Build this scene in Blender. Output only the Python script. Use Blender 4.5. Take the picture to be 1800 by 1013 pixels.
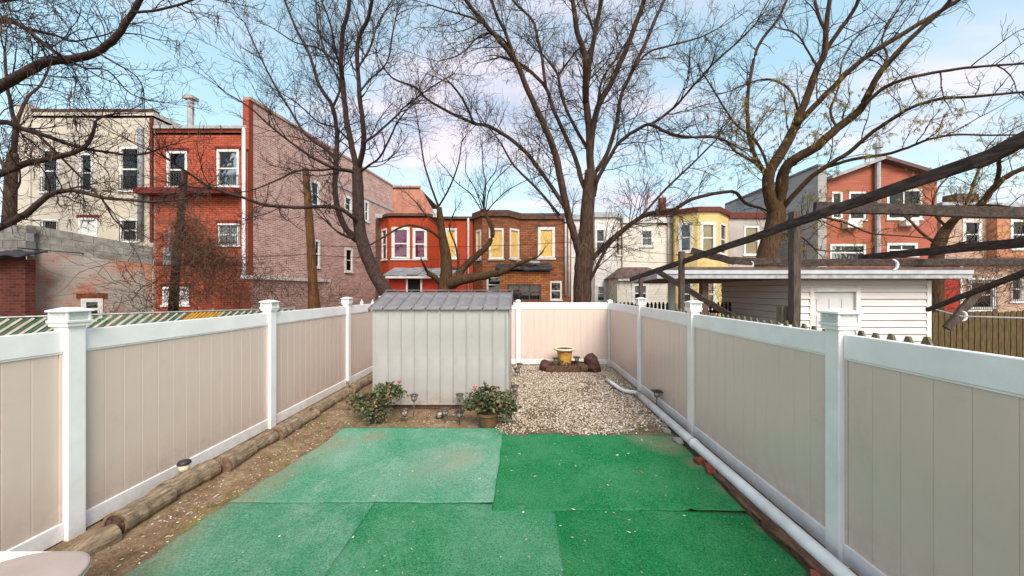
import bpy, bmesh, math, random
import numpy as np
from mathutils import Vector, noise

random.seed(7)
R = random.random
def U(a, b): return a + (b - a) * random.random()
rad = math.radians
sc = bpy.context.scene
for o_ in list(bpy.data.objects): bpy.data.objects.remove(o_)
COL = sc.collection

# ------------------------------------------------------------------ camera
F, CX, CY, H = 620.0, 917.0, 511.0, 2.18      # focal length and vanishing point in photo pixels, eye height in metres
cam_d = bpy.data.cameras.new('camera'); cam = bpy.data.objects.new('camera', cam_d); COL.objects.link(cam)
cam.location = (0, 0, H); cam.rotation_euler = (rad(90), 0, 0)
cam_d.sensor_fit = 'HORIZONTAL'; cam_d.sensor_width = 36; cam_d.lens = 36 * F / 1800
cam_d.shift_x = (900 - CX) / 1800; cam_d.shift_y = (CY - 506.5) / 1800
cam_d.clip_start = 0.05; cam_d.clip_end = 2000
sc.camera = cam

# ------------------------------------------------------------------ sky, sun, exposure
SUN_EL, SUN_AZ = 44.0, 161.0                 # azimuth clockwise from +Y: behind the camera, a little to its right
w = bpy.data.worlds.new('World'); sc.world = w; w.use_nodes = True
nt = w.node_tree; N = nt.nodes; L = nt.links
for n_ in list(N): N.remove(n_)
wo = N.new('ShaderNodeOutputWorld'); bg = N.new('ShaderNodeBackground'); L.new(bg.outputs[0], wo.inputs[0])
sky = N.new('ShaderNodeTexSky'); sky.sky_type = 'NISHITA'; sky.sun_disc = False
sky.sun_elevation = rad(SUN_EL); sky.sun_rotation = rad(SUN_AZ); sky.air_density = 1.0; sky.dust_density = 1.2; sky.ozone_density = 1.0
tc = N.new('ShaderNodeTexCoord'); sep = N.new('ShaderNodeSeparateXYZ'); L.new(tc.outputs['Generated'], sep.inputs[0])
def wmath(op, a, b=None, clamp=False):
    m = N.new('ShaderNodeMath'); m.operation = op; m.use_clamp = clamp
    for i_, v_ in enumerate((a, b)):
        if v_ is None: continue
        if isinstance(v_, (int, float)): m.inputs[i_].default_value = v_
        else: L.new(v_, m.inputs[i_])
    return m.outputs[0]
zz = wmath('ADD', wmath('MAXIMUM', sep.outputs[2], 0.0), 0.22)
comb = N.new('ShaderNodeCombineXYZ')
L.new(wmath('DIVIDE', sep.outputs[0], zz), comb.inputs[0]); L.new(wmath('DIVIDE', sep.outputs[1], zz), comb.inputs[1])
mp = N.new('ShaderNodeMapping'); mp.inputs['Scale'].default_value = (0.75, 1.5, 1); mp.inputs['Location'].default_value = (3.1, 1.7, 0)
L.new(comb.outputs[0], mp.inputs[0])
cn = N.new('ShaderNodeTexNoise'); cn.inputs['Scale'].default_value = 1.15; cn.inputs['Detail'].default_value = 7; cn.inputs['Roughness'].default_value = 0.52
L.new(mp.outputs[0], cn.inputs['Vector'])
cr = N.new('ShaderNodeValToRGB'); cr.color_ramp.elements[0].position = 0.42; cr.color_ramp.elements[1].position = 0.66
cr.color_ramp.elements[0].color = (0, 0, 0, 1); cr.color_ramp.elements[1].color = (0.9, 0.9, 0.9, 1)
L.new(cn.outputs['Fac'], cr.inputs[0])
cn2 = N.new('ShaderNodeTexNoise'); cn2.inputs['Scale'].default_value = 2.3; cn2.inputs['Detail'].default_value = 4
L.new(mp.outputs[0], cn2.inputs['Vector'])
cc = N.new('ShaderNodeValToRGB'); cc.color_ramp.elements[0].position = 0.38; cc.color_ramp.elements[1].position = 0.62
cc.color_ramp.elements[0].color = (1.95, 1.95, 2.5, 1); cc.color_ramp.elements[1].color = (3.2, 2.8, 3.1, 1)
L.new(cn2.outputs['Fac'], cc.inputs[0])
gain = N.new('ShaderNodeMix'); gain.data_type = 'RGBA'; gain.blend_type = 'MULTIPLY'; gain.inputs[0].default_value = 1.0
L.new(sky.outputs[0], gain.inputs[6]); gain.inputs[7].default_value = (1.15, 1.05, 0.8, 1)
veil = N.new('ShaderNodeMix'); veil.data_type = 'RGBA'; veil.inputs[0].default_value = 0.45      # thin high cloud over the whole sky
L.new(gain.outputs[2], veil.inputs[6]); veil.inputs[7].default_value = (1.6, 2.7, 3.3, 1)
mx = N.new('ShaderNodeMix'); mx.data_type = 'RGBA'
L.new(cr.outputs[0], mx.inputs[0]); L.new(veil.outputs[2], mx.inputs[6]); L.new(cc.outputs[0], mx.inputs[7])
L.new(mx.outputs[2], bg.inputs[0]); bg.inputs[1].default_value = 0.10

sd = bpy.data.lights.new('sun', 'SUN'); sun = bpy.data.objects.new('sun', sd); COL.objects.link(sun)
sd.energy = 1.25; sd.angle = rad(30); sd.color = (1.0, 0.95, 0.89)
dv = Vector((math.sin(rad(SUN_AZ)) * math.cos(rad(SUN_EL)), math.cos(rad(SUN_AZ)) * math.cos(rad(SUN_EL)), math.sin(rad(SUN_EL))))
sun.rotation_euler = dv.to_track_quat('Z', 'Y').to_euler(); sun.location = dv * 60
vs_ = sc.view_settings; vs_.view_transform = 'Standard'; vs_.look = 'None'; vs_.gamma = 1; vs_.exposure = 1.8; vs_.use_curve_mapping = False
sc.render.engine = 'CYCLES'

# ------------------------------------------------------------------ helpers
def at(px, py, D): return Vector(((px - CX) * D / F, D, H - (py - CY) * D / F))
def gp(px, py, z=0.0):
    D = F * (H - z) / (py - CY); return Vector(((px - CX) * D / F, D, z))
def gd(py): return F * H / (py - CY)
def lin(r, g, b):
    f = lambda c: (c / 255 / 12.92) if c / 255 <= 0.04045 else ((c / 255 + 0.055) / 1.055) ** 2.4
    return (f(r), f(g), f(b), 1)

WL = {}
def wl(o): return WL.get(o.name, Vector((0, 0, 0)))
def tag(o, label, cat, group=None, kind=None):
    if label: o['label'] = label
    if cat: o['category'] = cat
    if group: o['group'] = group
    if kind: o['kind'] = kind
    return o
def thing(name, label, cat, loc, group=None):
    o = bpy.data.objects.new(name, None); COL.objects.link(o); o.location = loc; o.empty_display_size = 0.1
    WL[o.name] = Vector(loc); return tag(o, label, cat, group)

class MB:
    def __init__(s): s.v = []; s.f = []; s.uv = []; s.has_uv = False
    def add(s, vs, fs, uvs=None):
        b = len(s.v); s.v += [tuple(p) for p in vs]; s.f += [tuple(i + b for i in f) for f in fs]
        s.uv += uvs if uvs else [(0, 0)] * len(vs)
        if uvs: s.has_uv = True
        return s
    def box(s, x0, y0, z0, x1, y1, z1):
        vs = [(x, y, z) for z in (z0, z1) for y in (y0, y1) for x in (x0, x1)]
        return s.add(vs, [(0, 2, 3, 1), (4, 5, 7, 6), (0, 1, 5, 4), (2, 6, 7, 3), (0, 4, 6, 2), (1, 3, 7, 5)])
    def frustum(s, cx, cy, z0, z1, a, b):            # square: half width a at z0, b at z1
        vs = [(cx + sx * a, cy + sy * a, z0) for sx, sy in ((-1, -1), (1, -1), (1, 1), (-1, 1))] + [(cx + sx * b, cy + sy * b, z1) for sx, sy in ((-1, -1), (1, -1), (1, 1), (-1, 1))]
        return s.add(vs, [(3, 2, 1, 0), (4, 5, 6, 7)] + [(i, (i + 1) % 4, 4 + (i + 1) % 4, 4 + i) for i in range(4)])
    def beam(s, p, q, w_, h_, up=(0, 0, 1), jit=0.0, n=1):
        p = Vector(p); q = Vector(q); t = (q - p).normalized(); a = t.cross(Vector(up))
        if a.length < 1e-4: a = t.cross(Vector((0, 1, 0)))
        a.normalize(); b = a.cross(t).normalized(); vs = []
        for i in range(n + 1):
            c = p.lerp(q, i / n) + Vector((U(-jit, jit), U(-jit, jit), U(-jit, jit))) * (1 if 0 < i < n else 0.3)
            for sx, sy in ((-1, -1), (1, -1), (1, 1), (-1, 1)): vs.append(c + a * (sx * w_ / 2) + b * (sy * h_ / 2))
        fs = [(3, 2, 1, 0), tuple(4 * n + i for i in range(4))]
        for i in range(n):
            for k in range(4): fs.append((4 * i + k, 4 * i + (k + 1) % 4, 4 * i + 4 + (k + 1) % 4, 4 * i + 4 + k))
        return s.add(vs, fs)
    def tube(s, pts, rs, n=8, cap=True, squash=1.0):
        pts = [Vector(p) for p in pts]; vs = []; m = len(pts)
        if isinstance(rs, (int, float)): rs = [rs] * m
        ref = Vector((0.31, 0.2, 0.93))
        for i, p in enumerate(pts):
            t = (pts[min(i + 1, m - 1)] - pts[max(i - 1, 0)]).normalized()
            a = t.cross(ref)
            if a.length < 0.05: a = t.cross(Vector((1, 0, 0)))
            a.normalize(); b = t.cross(a)
            for k in range(n):
                th = 2 * math.pi * k / n; vs.append(p + (a * math.cos(th) + b * math.sin(th)) * rs[i])
        fs = [(i * n + k, i * n + (k + 1) % n, i * n + n + (k + 1) % n, i * n + n + k) for i in range(m - 1) for k in range(n)]
        if cap: fs += [tuple(range(n - 1, -1, -1)), tuple((m - 1) * n + k for k in range(n))]
        return s.add(vs, fs)
    def lathe(s, c, prof, n=20, sx=1, sy=1):
        c = Vector(c); vs = []
        for r, z in prof:
            for k in range(n):
                th = 2 * math.pi * k / n; vs.append((c.x + r * sx * math.cos(th), c.y + r * sy * math.sin(th), c.z + z))
        m = len(prof)
        fs = [(i * n + k, i * n + (k + 1) % n, i * n + n + (k + 1) % n, i * n + n + k) for i in range(m - 1) for k in range(n)]
        fs += [tuple(range(n - 1, -1, -1)), tuple((m - 1) * n + k for k in range(n))]
        return s.add(vs, fs)
    def build(s, name, mat, parent=None, bevel=0, smooth=False, label=None, cat=None, group=None, kind=None):
        if parent is not None: off = wl(parent)
        else:
            a = np.array(s.v); mn = a.min(0); mxx = a.max(0); off = Vector(((mn[0] + mxx[0]) / 2, (mn[1] + mxx[1]) / 2, mn[2]))
        me = bpy.data.meshes.new(name)
        me.from_pydata([(x - off.x, y - off.y, z - off.z) for x, y, z in s.v], [], s.f)
        if s.has_uv:
            ul = me.uv_layers.new(name='UVMap'); idx = np.zeros(len(me.loops), dtype=np.int32); me.loops.foreach_get('vertex_index', idx)
            ul.data.foreach_set('uv', np.array(s.uv, dtype=np.float32)[idx].ravel())
        if mat: me.materials.append(mat)
        if smooth: me.shade_smooth()
        me.validate()
        o = bpy.data.objects.new(name, me); COL.objects.link(o)
        if parent is not None: o.parent = parent
        else: o.location = off
        WL[o.name] = off
        if bevel:
            bv = o.modifiers.new('bevel', 'BEVEL'); bv.width = bevel; bv.segments = 2; bv.limit_method = 'ANGLE'
        return tag(o, label, cat, group, kind)
def copy_part(o, parent, dl):
    c = o.copy(); COL.objects.link(c); c.parent = parent; c.location = Vector(o.location) + Vector(dl); WL[c.name] = wl(parent); return c

# ------------------------------------------------------------------ materials
def C4(c): return c if len(c) == 4 else (*c, 1)
class NT:
    def __init__(s, name):
        s.m = bpy.data.materials.new(name); s.m.use_nodes = True; s.t = s.m.node_tree; s.b = s.t.nodes['Principled BSDF']; s.out = s.t.nodes['Material Output']
    def n(s, typ, **kw):
        nd = s.t.nodes.new(typ)
        for k, v in kw.items(): setattr(nd, k, v)
        return nd
    def l(s, a, b): s.t.links.new(a, b)
    def coords(s, kind='Object', scale=(1, 1, 1)):
        t = s.n('ShaderNodeTexCoord'); m = s.n('ShaderNodeMapping'); m.inputs['Scale'].default_value = scale; s.l(t.outputs[kind], m.inputs[0]); return m.outputs[0]
    def noise(s, vec, scale, detail=5, rough=0.55):
        nz = s.n('ShaderNodeTexNoise'); nz.inputs['Scale'].default_value = scale; nz.inputs['Detail'].default_value = detail; nz.inputs['Roughness'].default_value = rough
        s.l(vec, nz.inputs['Vector']); return nz.outputs['Fac']
    def ramp(s, fac, stops):
        r = s.n('ShaderNodeValToRGB'); e = r.color_ramp.elements
        while len(e) < len(stops): e.new(0.5)
        for i, (p, c) in enumerate(stops): e[i].position = p; e[i].color = C4(c)
        s.l(fac, r.inputs[0]); return r.outputs[0]
    def mix(s, fac, a, b, mode='MIX'):
        m = s.n('ShaderNodeMix', data_type='RGBA', blend_type=mode)
        for i, v in ((0, fac), (6, a), (7, b)):
            if isinstance(v, (int, float)): m.inputs[i].default_value = v
            elif isinstance(v, tuple): m.inputs[i].default_value = C4(v)
            else: s.l(v, m.inputs[i])
        return m.outputs[2]
    def math(s, op, a, b=None, clamp=False):
        m = s.n('ShaderNodeMath', operation=op, use_clamp=clamp)
        for i, v in enumerate((a, b)):
            if v is None: continue
            if isinstance(v, (int, float)): m.inputs[i].default_value = v
            else: s.l(v, m.inputs[i])
        return m.outputs[0]
    def bump(s, h, strength=0.3, dist=0.01, prev=None):
        b = s.n('ShaderNodeBump'); b.inputs['Strength'].default_value = strength; b.inputs['Distance'].default_value = dist; s.l(h, b.inputs['Height'])
        if prev is not None: s.l(prev, b.inputs['Normal'])
        return b.outputs[0]
    def done(s, col, rough=0.6, normal=None, spec=None, metal=0.0):
        if isinstance(col, tuple): s.b.inputs['Base Color'].default_value = C4(col)
        else: s.l(col, s.b.inputs['Base Color'])
        if isinstance(rough, (int, float)): s.b.inputs['Roughness'].default_value = rough
        else: s.l(rough, s.b.inputs['Roughness'])
        s.b.inputs['Metallic'].default_value = metal
        if spec is not None: s.b.inputs['Specular IOR Level'].default_value = spec
        if normal is not None: s.l(normal, s.b.inputs['Normal'])
        return s.m
def vary(name, c1, c2, scale=6, rough=0.6, bump=0.2, bscale=None, stretch=(1, 1, 1), dist=0.01, spec=0.3, lo=0.35, hi=0.68, dirt=None, metal=0.0, foot_tint=None):
    t = NT(name); v = t.coords('Object', stretch); f = t.noise(v, scale)
    col = t.ramp(f, [(lo, c1), (hi, c2)])
    if dirt: col = t.mix(t.math('MULTIPLY', t.ramp(t.noise(v, scale * 0.35, 6, 0.65), [(0.48, (0, 0, 0)), (0.7, (1, 1, 1))]), dirt[1]), col, dirt[0])
    if foot_tint:                                              # noisy brown tint, stronger towards the foot
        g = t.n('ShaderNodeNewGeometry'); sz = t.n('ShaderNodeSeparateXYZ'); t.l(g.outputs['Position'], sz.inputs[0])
        hgt = t.math('SUBTRACT', 1.0, t.math('DIVIDE', sz.outputs[2], foot_tint[1]), True); ps = g.outputs['Position']
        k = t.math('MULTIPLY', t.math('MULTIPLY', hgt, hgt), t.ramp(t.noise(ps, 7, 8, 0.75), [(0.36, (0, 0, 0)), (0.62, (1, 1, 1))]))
        k = t.math('MAXIMUM', t.math('MULTIPLY', k, foot_tint[2]), t.math('MULTIPLY', t.ramp(t.noise(ps, 1.3, 9, 0.78), [(0.56, (0, 0, 0)), (0.72, (1, 1, 1))]), 0.14))
        col = t.mix(k, col, foot_tint[0])
    nb = t.bump(t.noise(v, bscale or scale * 5, 6), bump, dist) if bump else None
    return t.done(col, rough, nb, spec, metal)
def island(name, cols, rough=0.7, bump=0.0, spec=0.3):
    t = NT(name); g = t.n('ShaderNodeNewGeometry'); st = [(i / max(1, len(cols) - 1), c) for i, c in enumerate(cols)]
    col = t.ramp(g.outputs['Random Per Island'], st); v = t.coords('Object'); col = t.mix(0.35, col, t.ramp(t.noise(v, 40), [(0.3, (0.2, 0.2, 0.2)), (0.7, (0.9, 0.9, 0.9))]), 'OVERLAY')
    return t.done(col, rough, t.bump(t.noise(v, 90), bump, 0.005) if bump else None, spec)
def brickmat(name, c1, c2, mortar, wear=None, wear_lo=0.5, bw=0.21, bh=0.072):
    t = NT(name); v = t.coords('UV'); b = t.n('ShaderNodeTexBrick'); t.l(v, b.inputs['Vector'])
    b.inputs['Color1'].default_value = C4(c1); b.inputs['Color2'].default_value = C4(c2); b.inputs['Mortar'].default_value = C4(mortar)
    b.inputs['Scale'].default_value = 1; b.inputs['Brick Width'].default_value = bw; b.inputs['Row Height'].default_value = bh; b.inputs['Mortar Size'].default_value = 0.012; b.inputs['Mortar Smooth'].default_value = 0.2
    col = t.mix(0.45, b.outputs['Color'], t.ramp(t.noise(v, 1.6, 8, 0.7), [(0.3, (0.25, 0.25, 0.25)), (0.7, (0.8, 0.8, 0.8))]), 'OVERLAY')
    if wear: col = t.mix(t.ramp(t.noise(t.coords('UV', (1, 0.7, 1)), 0.55, 8, 0.68), [(wear_lo, (0, 0, 0)), (wear_lo + 0.1, (0.9, 0.9, 0.9))]), col, wear)
    inv = t.math('SUBTRACT', 1.0, b.outputs['Fac'])
    return t.done(col, 0.85, t.bump(inv, 0.6, 0.012, t.bump(t.noise(v, 60), 0.2, 0.004)), 0.2)
def sidingmat(name, c1, c2, pitch=0.11, rough=0.55):
    t = NT(name); v = t.coords('UV'); sp = t.n('ShaderNodeSeparateXYZ'); t.l(v, sp.inputs[0])
    fr = t.math('FRACT', t.math('DIVIDE', sp.outputs[1], pitch)); saw = t.math('SUBTRACT', 1.0, fr)
    lap = t.ramp(fr, [(0.0, (0, 0, 0)), (0.1, (1, 1, 1))])
    col = t.ramp(t.noise(t.coords('UV', (0.5, 3, 1)), 1.2, 7, 0.65), [(0.35, c1), (0.65, c2)])
    col = t.mix(t.math('MULTIPLY', t.ramp(t.noise(v, 0.8, 8, 0.7), [(0.55, (0, 0, 0)), (0.75, (1, 1, 1))]), 0.35), col, lin(120, 105, 92))
    return t.done(col, rough, t.bump(saw, 0.7, 0.02, t.bump(lap, 0.8, 0.01)), 0.3)

M = {}
M['vinyl'] = vary('white_vinyl', lin(232, 229, 228), lin(243, 241, 240), 3, 0.38, 0.03, 40, dirt=(lin(200, 194, 184), 0.25), spec=0.45, foot_tint=(lin(150, 128, 100), 0.4, .55))
M['clay'] = vary('clay_vinyl', lin(212, 191, 178), lin(220, 200, 187), 1.4, 0.3, 0.03, 60, stretch=(1, 1, 0.5), dirt=(lin(176, 156, 140), 0.22), spec=0.5, foot_tint=(lin(150, 122, 96), 0.75, .6))
M['glass_cap'] = vary('cap_lens', lin(170, 175, 175), lin(215, 218, 215), 30, 0.15, 0.2, 80, stretch=(1, 1, 6), spec=0.6)
M['shed'] = vary('shed_steel', lin(162, 159, 155), lin(174, 171, 167), 2, 0.4, 0.22, 3.5, dist=.02, dirt=(lin(148, 142, 134), 0.35), spec=0.45, foot_tint=(lin(132, 104, 78), 0.6, .8))
M['shed_roof'] = vary('shed_roof_steel', lin(104, 100, 102), lin(140, 136, 137), 3.5, 0.5, 0.06, 14, dirt=(lin(96, 82, 76), 0.5), spec=0.4)
M['dark'] = vary('dark_gap', lin(22, 20, 20), lin(34, 30, 28), 8, 0.8, 0)
M['black_plastic'] = vary('black_plastic', lin(38, 38, 42), lin(62, 62, 68), 20, 0.4, 0.05)
M['bronze'] = vary('lamp_metal', lin(62, 58, 56), lin(104, 98, 92), 25, 0.35, 0.05, metal=0.4)
M['lens'] = vary('lamp_lens', lin(150, 140, 120), lin(190, 180, 160), 30, 0.15, 0, spec=0.6)
M['log'] = vary('log_wood', lin(112, 94, 76), lin(166, 146, 120), 16, 0.88, 0.9, 50, stretch=(3, .45, 3), dist=0.014, dirt=(lin(74, 58, 44), 0.65))
M['log_end'] = vary('log_end', lin(92, 72, 56), lin(150, 122, 92), 18, 0.9, 0.6, 40, dist=0.01)
M['timber'] = vary('old_timber', lin(58, 40, 32), lin(112, 84, 66), 10, 0.85, 0.7, 40, stretch=(3, 0.6, 3), dist=0.012)
M['beam'] = vary('weathered_beam', lin(46, 36, 33), lin(92, 76, 68), 14, 0.8, 0.7, 50, stretch=(2, 0.5, 3), dist=0.01, dirt=(lin(34, 27, 26), 0.7))
M['beam_light'] = vary('weathered_post', lin(66, 54, 48), lin(108, 92, 82), 14, 0.85, 0.7, 50, stretch=(5, 5, 0.5), dist=0.01)
M['stockade'] = vary('stockade_wood', lin(62, 48, 30), lin(112, 88, 58), 8, 0.85, 0.6, 40, stretch=(4, 4, 0.5), dist=0.01, dirt=(lin(82, 86, 40), 0.6))
M['picket'] = vary('picket_wood', lin(84, 76, 56), lin(128, 118, 92), 12, 0.85, 0.6, 40, stretch=(4, 4, 0.6), dist=0.01)
M['darkpicket'] = vary('dark_picket_wood', lin(38, 28, 28), lin(60, 46, 44), 12, 0.85, 0.5, 40)
M['pipe'] = vary('white_pipe', lin(216, 218, 218), lin(232, 233, 232), 4, 0.35, 0.02, dirt=(lin(150, 138, 120), 0.45), spec=0.45)
M['red_brick'] = vary('red_brick', lin(104, 52, 36), lin(142, 76, 54), 12, 0.85, 0.5, 50)
M['pot_yellow'] = vary('urn_glaze', lin(176, 122, 50), lin(206, 162, 84), 6, 0.35, 0.1, dirt=(lin(140, 90, 40), 0.6), spec=0.5)
M['pot_rim'] = vary('urn_rim', lin(206, 184, 150), lin(228, 212, 184), 10, 0.45, 0.1)
M['water'] = vary('urn_soil', lin(28, 25, 28), lin(44, 40, 44), 5, 0.6, 0.05, spec=0.3)
M['pot_brown'] = vary('planter_plastic', lin(86, 66, 44), lin(110, 86, 60), 8, 0.5, 0.1)
M['boulder'] = vary('dark_stump', lin(50, 32, 30), lin(96, 62, 54), 7, 0.7, 0.8, 20, dist=0.02)
M['leaf'] = island('rose_leaf', [lin(26, 46, 30), lin(48, 72, 44), lin(70, 86, 52), lin(116, 108, 66), lin(112, 80, 58), lin(58, 82, 66)], 0.45, 0, 0.4)
M['weed'] = island('weed_blade', [lin(70, 96, 38), lin(112, 128, 56), lin(90, 104, 44)], 0.7)
M['rose'] = vary('rose_petal', lin(190, 70, 84), lin(226, 128, 140), 30, 0.5, 0)
M['stem'] = vary('green_stem', lin(60, 62, 40), lin(92, 84, 56), 20, 0.6, 0)
M['ornament'] = island('ornament_paint', [lin(70, 120, 50), lin(210, 200, 190), lin(190, 70, 40), lin(60, 40, 60), lin(220, 180, 120), lin(50, 90, 70)], 0.5)
M['gravel'] = island('gravel_stone', [lin(92, 70, 52), lin(176, 154, 130), lin(214, 204, 190), lin(140, 114, 88), lin(222, 216, 206), lin(112, 88, 68), lin(190, 172, 150), lin(156, 130, 104)], 0.7, 0.2)
M['gravel_base'] = vary('gravel_base', lin(84, 66, 50), lin(140, 118, 96), 45, 0.9, 0.6, 90, dist=0.02)
M['litter'] = island('litter', [lin(120, 84, 54), lin(206, 190, 160), lin(150, 116, 78), lin(232, 226, 214), lin(96, 66, 44), lin(190, 160, 120)], 0.8)
M['boxlid'] = vary('taupe_plastic', lin(156, 140, 132), lin(168, 152, 144), 3, 0.4, 0.03)
M['green_slat'] = vary('green_slat', lin(46, 92, 62), lin(76, 120, 86), 9, 0.45, 0.05, dirt=(lin(70, 80, 60), 0.4))
M['white_slat'] = vary('white_slat', lin(168, 168, 156), lin(196, 194, 184), 9, 0.45, 0.05, dirt=(lin(150, 140, 120), 0.4))
M['yellow_slat'] = vary('yellow_slat', lin(176, 136, 40), lin(200, 162, 60), 9, 0.45, 0.05)
M['galv'] = vary('galvanised_steel', lin(130, 132, 132), lin(165, 167, 166), 10, 0.4, 0.05, metal=0.6)
M['cinder'] = vary('cinder_block', lin(122, 116, 110), lin(158, 152, 146), 5, 0.92, 0.6, 60, dist=0.008, dirt=(lin(96, 88, 82), 0.5))
M['tarp'] = vary('black_tarp', lin(34, 32, 38), lin(64, 60, 66), 4, 0.45, 0.5, 6, dist=0.05)
M['trim'] = vary('white_trim', lin(212, 208, 202), lin(232, 229, 224), 6, 0.5, 0.05, dirt=(lin(170, 150, 130), 0.35))
M['greytrim'] = vary('grey_trim', lin(150, 150, 152), lin(182, 182, 184), 6, 0.5, 0.05, dirt=(lin(120, 110, 100), 0.4))
M['spout'] = vary('downspout', lin(200, 196, 196), lin(226, 222, 222), 4, 0.4, 0.05, dirt=(lin(150, 130, 116), 0.4))
M['greyspout'] = vary('grey_downspout', lin(126, 126, 132), lin(160, 160, 166), 4, 0.45, 0.05)
M['cornice'] = vary('dark_red_cornice', lin(84, 36, 30), lin(116, 54, 44), 6, 0.6, 0.1)
M['brown_cornice'] = vary('brown_cornice', lin(74, 48, 40), lin(104, 72, 58), 6, 0.6, 0.1)
M['redledge'] = vary('red_iron', lin(86, 30, 24), lin(120, 44, 34), 6, 0.6, 0.1)
M['greyroof'] = vary('grey_roof', lin(120, 118, 122), lin(156, 152, 154), 3, 0.8, 0.4, 20, dist=0.02)
M['brownroof'] = vary('brown_roof', lin(84, 64, 60), lin(116, 92, 86), 5, 0.8, 0.4, 20)
M['flatroof'] = vary('flat_roof', lin(96, 92, 90), lin(130, 126, 122), 3, 0.9, 0.3)
M['board'] = vary('plywood', lin(212, 164, 84), lin(232, 192, 116), 3, 0.65, 0.1, 20, stretch=(6, 6, 1))
M['blind'] = vary('white_blind', lin(188, 190, 188), lin(220, 222, 220), 6, 0.6, 0.2, 30, stretch=(1, 1, 8))
M['pink'] = vary('pink_curtain', lin(170, 30, 96), lin(206, 60, 130), 12, 0.7, 0.3, 10, stretch=(6, 6, 0.3))
M['gold'] = vary('golden_reflection', lin(206, 168, 92), lin(236, 206, 140), 8, 0.7, 0.3, 10, stretch=(6, 6, 0.3))  # golden reflection in the panes, put into the colour of a backing
M['room'] = vary('dim_room', lin(44, 46, 52), lin(84, 86, 92), 1.6, 0.9, 0)
M['creamwall'] = vary('cream_stucco', lin(182, 172, 158), lin(202, 192, 178), 0.5, 0.9, 0.2, 14, stretch=(1, 1, 0.35), dirt=(lin(166, 146, 124), 0.5))
M['redwall'] = brickmat('red_painted_brick', lin(156, 74, 52), lin(174, 92, 68), lin(128, 58, 42), bw=.3, bh=.1)
M['longbrick'] = brickmat('mauve_brick', lin(160, 108, 96), lin(194, 150, 138), lin(206, 190, 182), wear=lin(178, 156, 146), wear_lo=0.6, bw=.3, bh=.1)
M['farbrick'] = brickmat('salmon_brick', lin(170, 100, 80), lin(190, 122, 100), lin(176, 140, 124))
M['orangewall'] = vary('orange_paint', lin(156, 56, 26), lin(174, 70, 36), 0.9, 0.8, 0.1, 10, stretch=(3, 3, 0.3), dirt=(lin(140, 48, 28), 0.5))
M['redpaint'] = vary('red_paint', lin(158, 42, 26), lin(176, 54, 34), 2, 0.7, 0.1)
M['brownbrick'] = brickmat('brown_brick', lin(124, 72, 46), lin(160, 100, 66), lin(92, 72, 60), bw=.3, bh=.11)
M['extbrick'] = brickmat('extension_brick', lin(164, 96, 54), lin(190, 122, 74), lin(90, 62, 48), bw=0.3, bh=0.12)
M['darkbrick'] = brickmat('dark_red_brick', lin(92, 42, 36), lin(128, 62, 50), lin(104, 76, 66), bw=0.21, bh=0.072)
M['peelbrick'] = brickmat('peeling_stucco_brick', lin(176, 88, 58), lin(196, 116, 84), lin(160, 130, 112), wear=lin(172, 166, 158), wear_lo=0.435, bw=.25, bh=.085)
M['whitesiding'] = sidingmat('white_siding', lin(206, 198, 190), lin(222, 216, 210), 0.13)
M['creamsiding'] = sidingmat('cream_siding', lin(204, 194, 178), lin(222, 214, 200), 0.14)
M['yellowsiding'] = sidingmat('yellow_siding', lin(200, 172, 104), lin(214, 190, 132), 0.15)
M['greystucco'] = vary('grey_stucco', lin(160, 152, 146), lin(182, 174, 168), 1, 0.9, 0.2, 14)
M['greysiding'] = sidingmat('grey_siding', lin(140, 136, 134), lin(164, 160, 157), 0.12)
M['redsiding'] = sidingmat('red_siding', lin(148, 74, 54), lin(168, 94, 70), 0.13)
M['tanbrick'] = brickmat('tan_brick', lin(176, 136, 112), lin(196, 160, 136), lin(170, 150, 138))
M['orangebrick'] = brickmat('orange_brick', lin(186, 116, 78), lin(204, 138, 98), lin(170, 130, 110))
M['plank'] = vary('garage_siding', lin(206, 198, 196), lin(222, 216, 214), 1.2, 0.55, 0.06, 30, stretch=(0.4, 0.4, 3), dirt=(lin(170, 158, 150), 0.4))
M['gdoor'] = vary('garage_door', lin(196, 190, 190), lin(210, 206, 206), 3, 0.5, 0.05)
M['fascia'] = vary('grey_fascia', lin(176, 176, 182), lin(196, 196, 200), 3, 0.45, 0.04, dirt=(lin(140, 132, 130), 0.4))
M['soffit'] = vary('brown_soffit', lin(80, 62, 56), lin(104, 84, 76), 6, 0.8, 0.2)
M['deadpole'] = vary('stripped_trunk', lin(70, 46, 28), lin(134, 92, 50), 5, 0.85, 0.8, 18, stretch=(5, 5, 0.4), dist=0.02, dirt=(lin(66, 44, 32), 0.6))
M['bark'] = vary('grey_brown_bark', lin(50, 37, 30), lin(96, 72, 54), 7, 0.9, 0.9, 24, stretch=(3, 3, 0.6), dist=0.03, dirt=(lin(44, 33, 30), 0.6))
M['bark_moss'] = vary('mossy_bark', lin(52, 37, 27), lin(98, 70, 44), 7, 0.9, 0.9, 24, stretch=(3, 3, 0.6), dist=0.03, dirt=(lin(96, 84, 40), 0.4))
M['bark_dark'] = vary('dark_bark', lin(40, 31, 30), lin(78, 58, 50), 9, 0.9, 0.8, 30, stretch=(2, 2, 1), dist=0.02)
M['twig'] = vary('twig', lin(36, 28, 28), lin(62, 48, 44), 4, 0.9, 0)
M['catkin'] = island('catkin', [lin(120, 98, 60), lin(156, 128, 74), lin(96, 80, 58)], 0.8)
M['bud'] = island('bud', [lin(150, 128, 40), lin(178, 154, 56), lin(130, 110, 44)], 0.8)
M['vine'] = island('dead_vine', [lin(70, 50, 42), lin(112, 86, 70), lin(88, 60, 46)], 0.9)
M['cable'] = vary('cable', lin(28, 26, 28), lin(40, 38, 40), 5, 0.6, 0)
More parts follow.
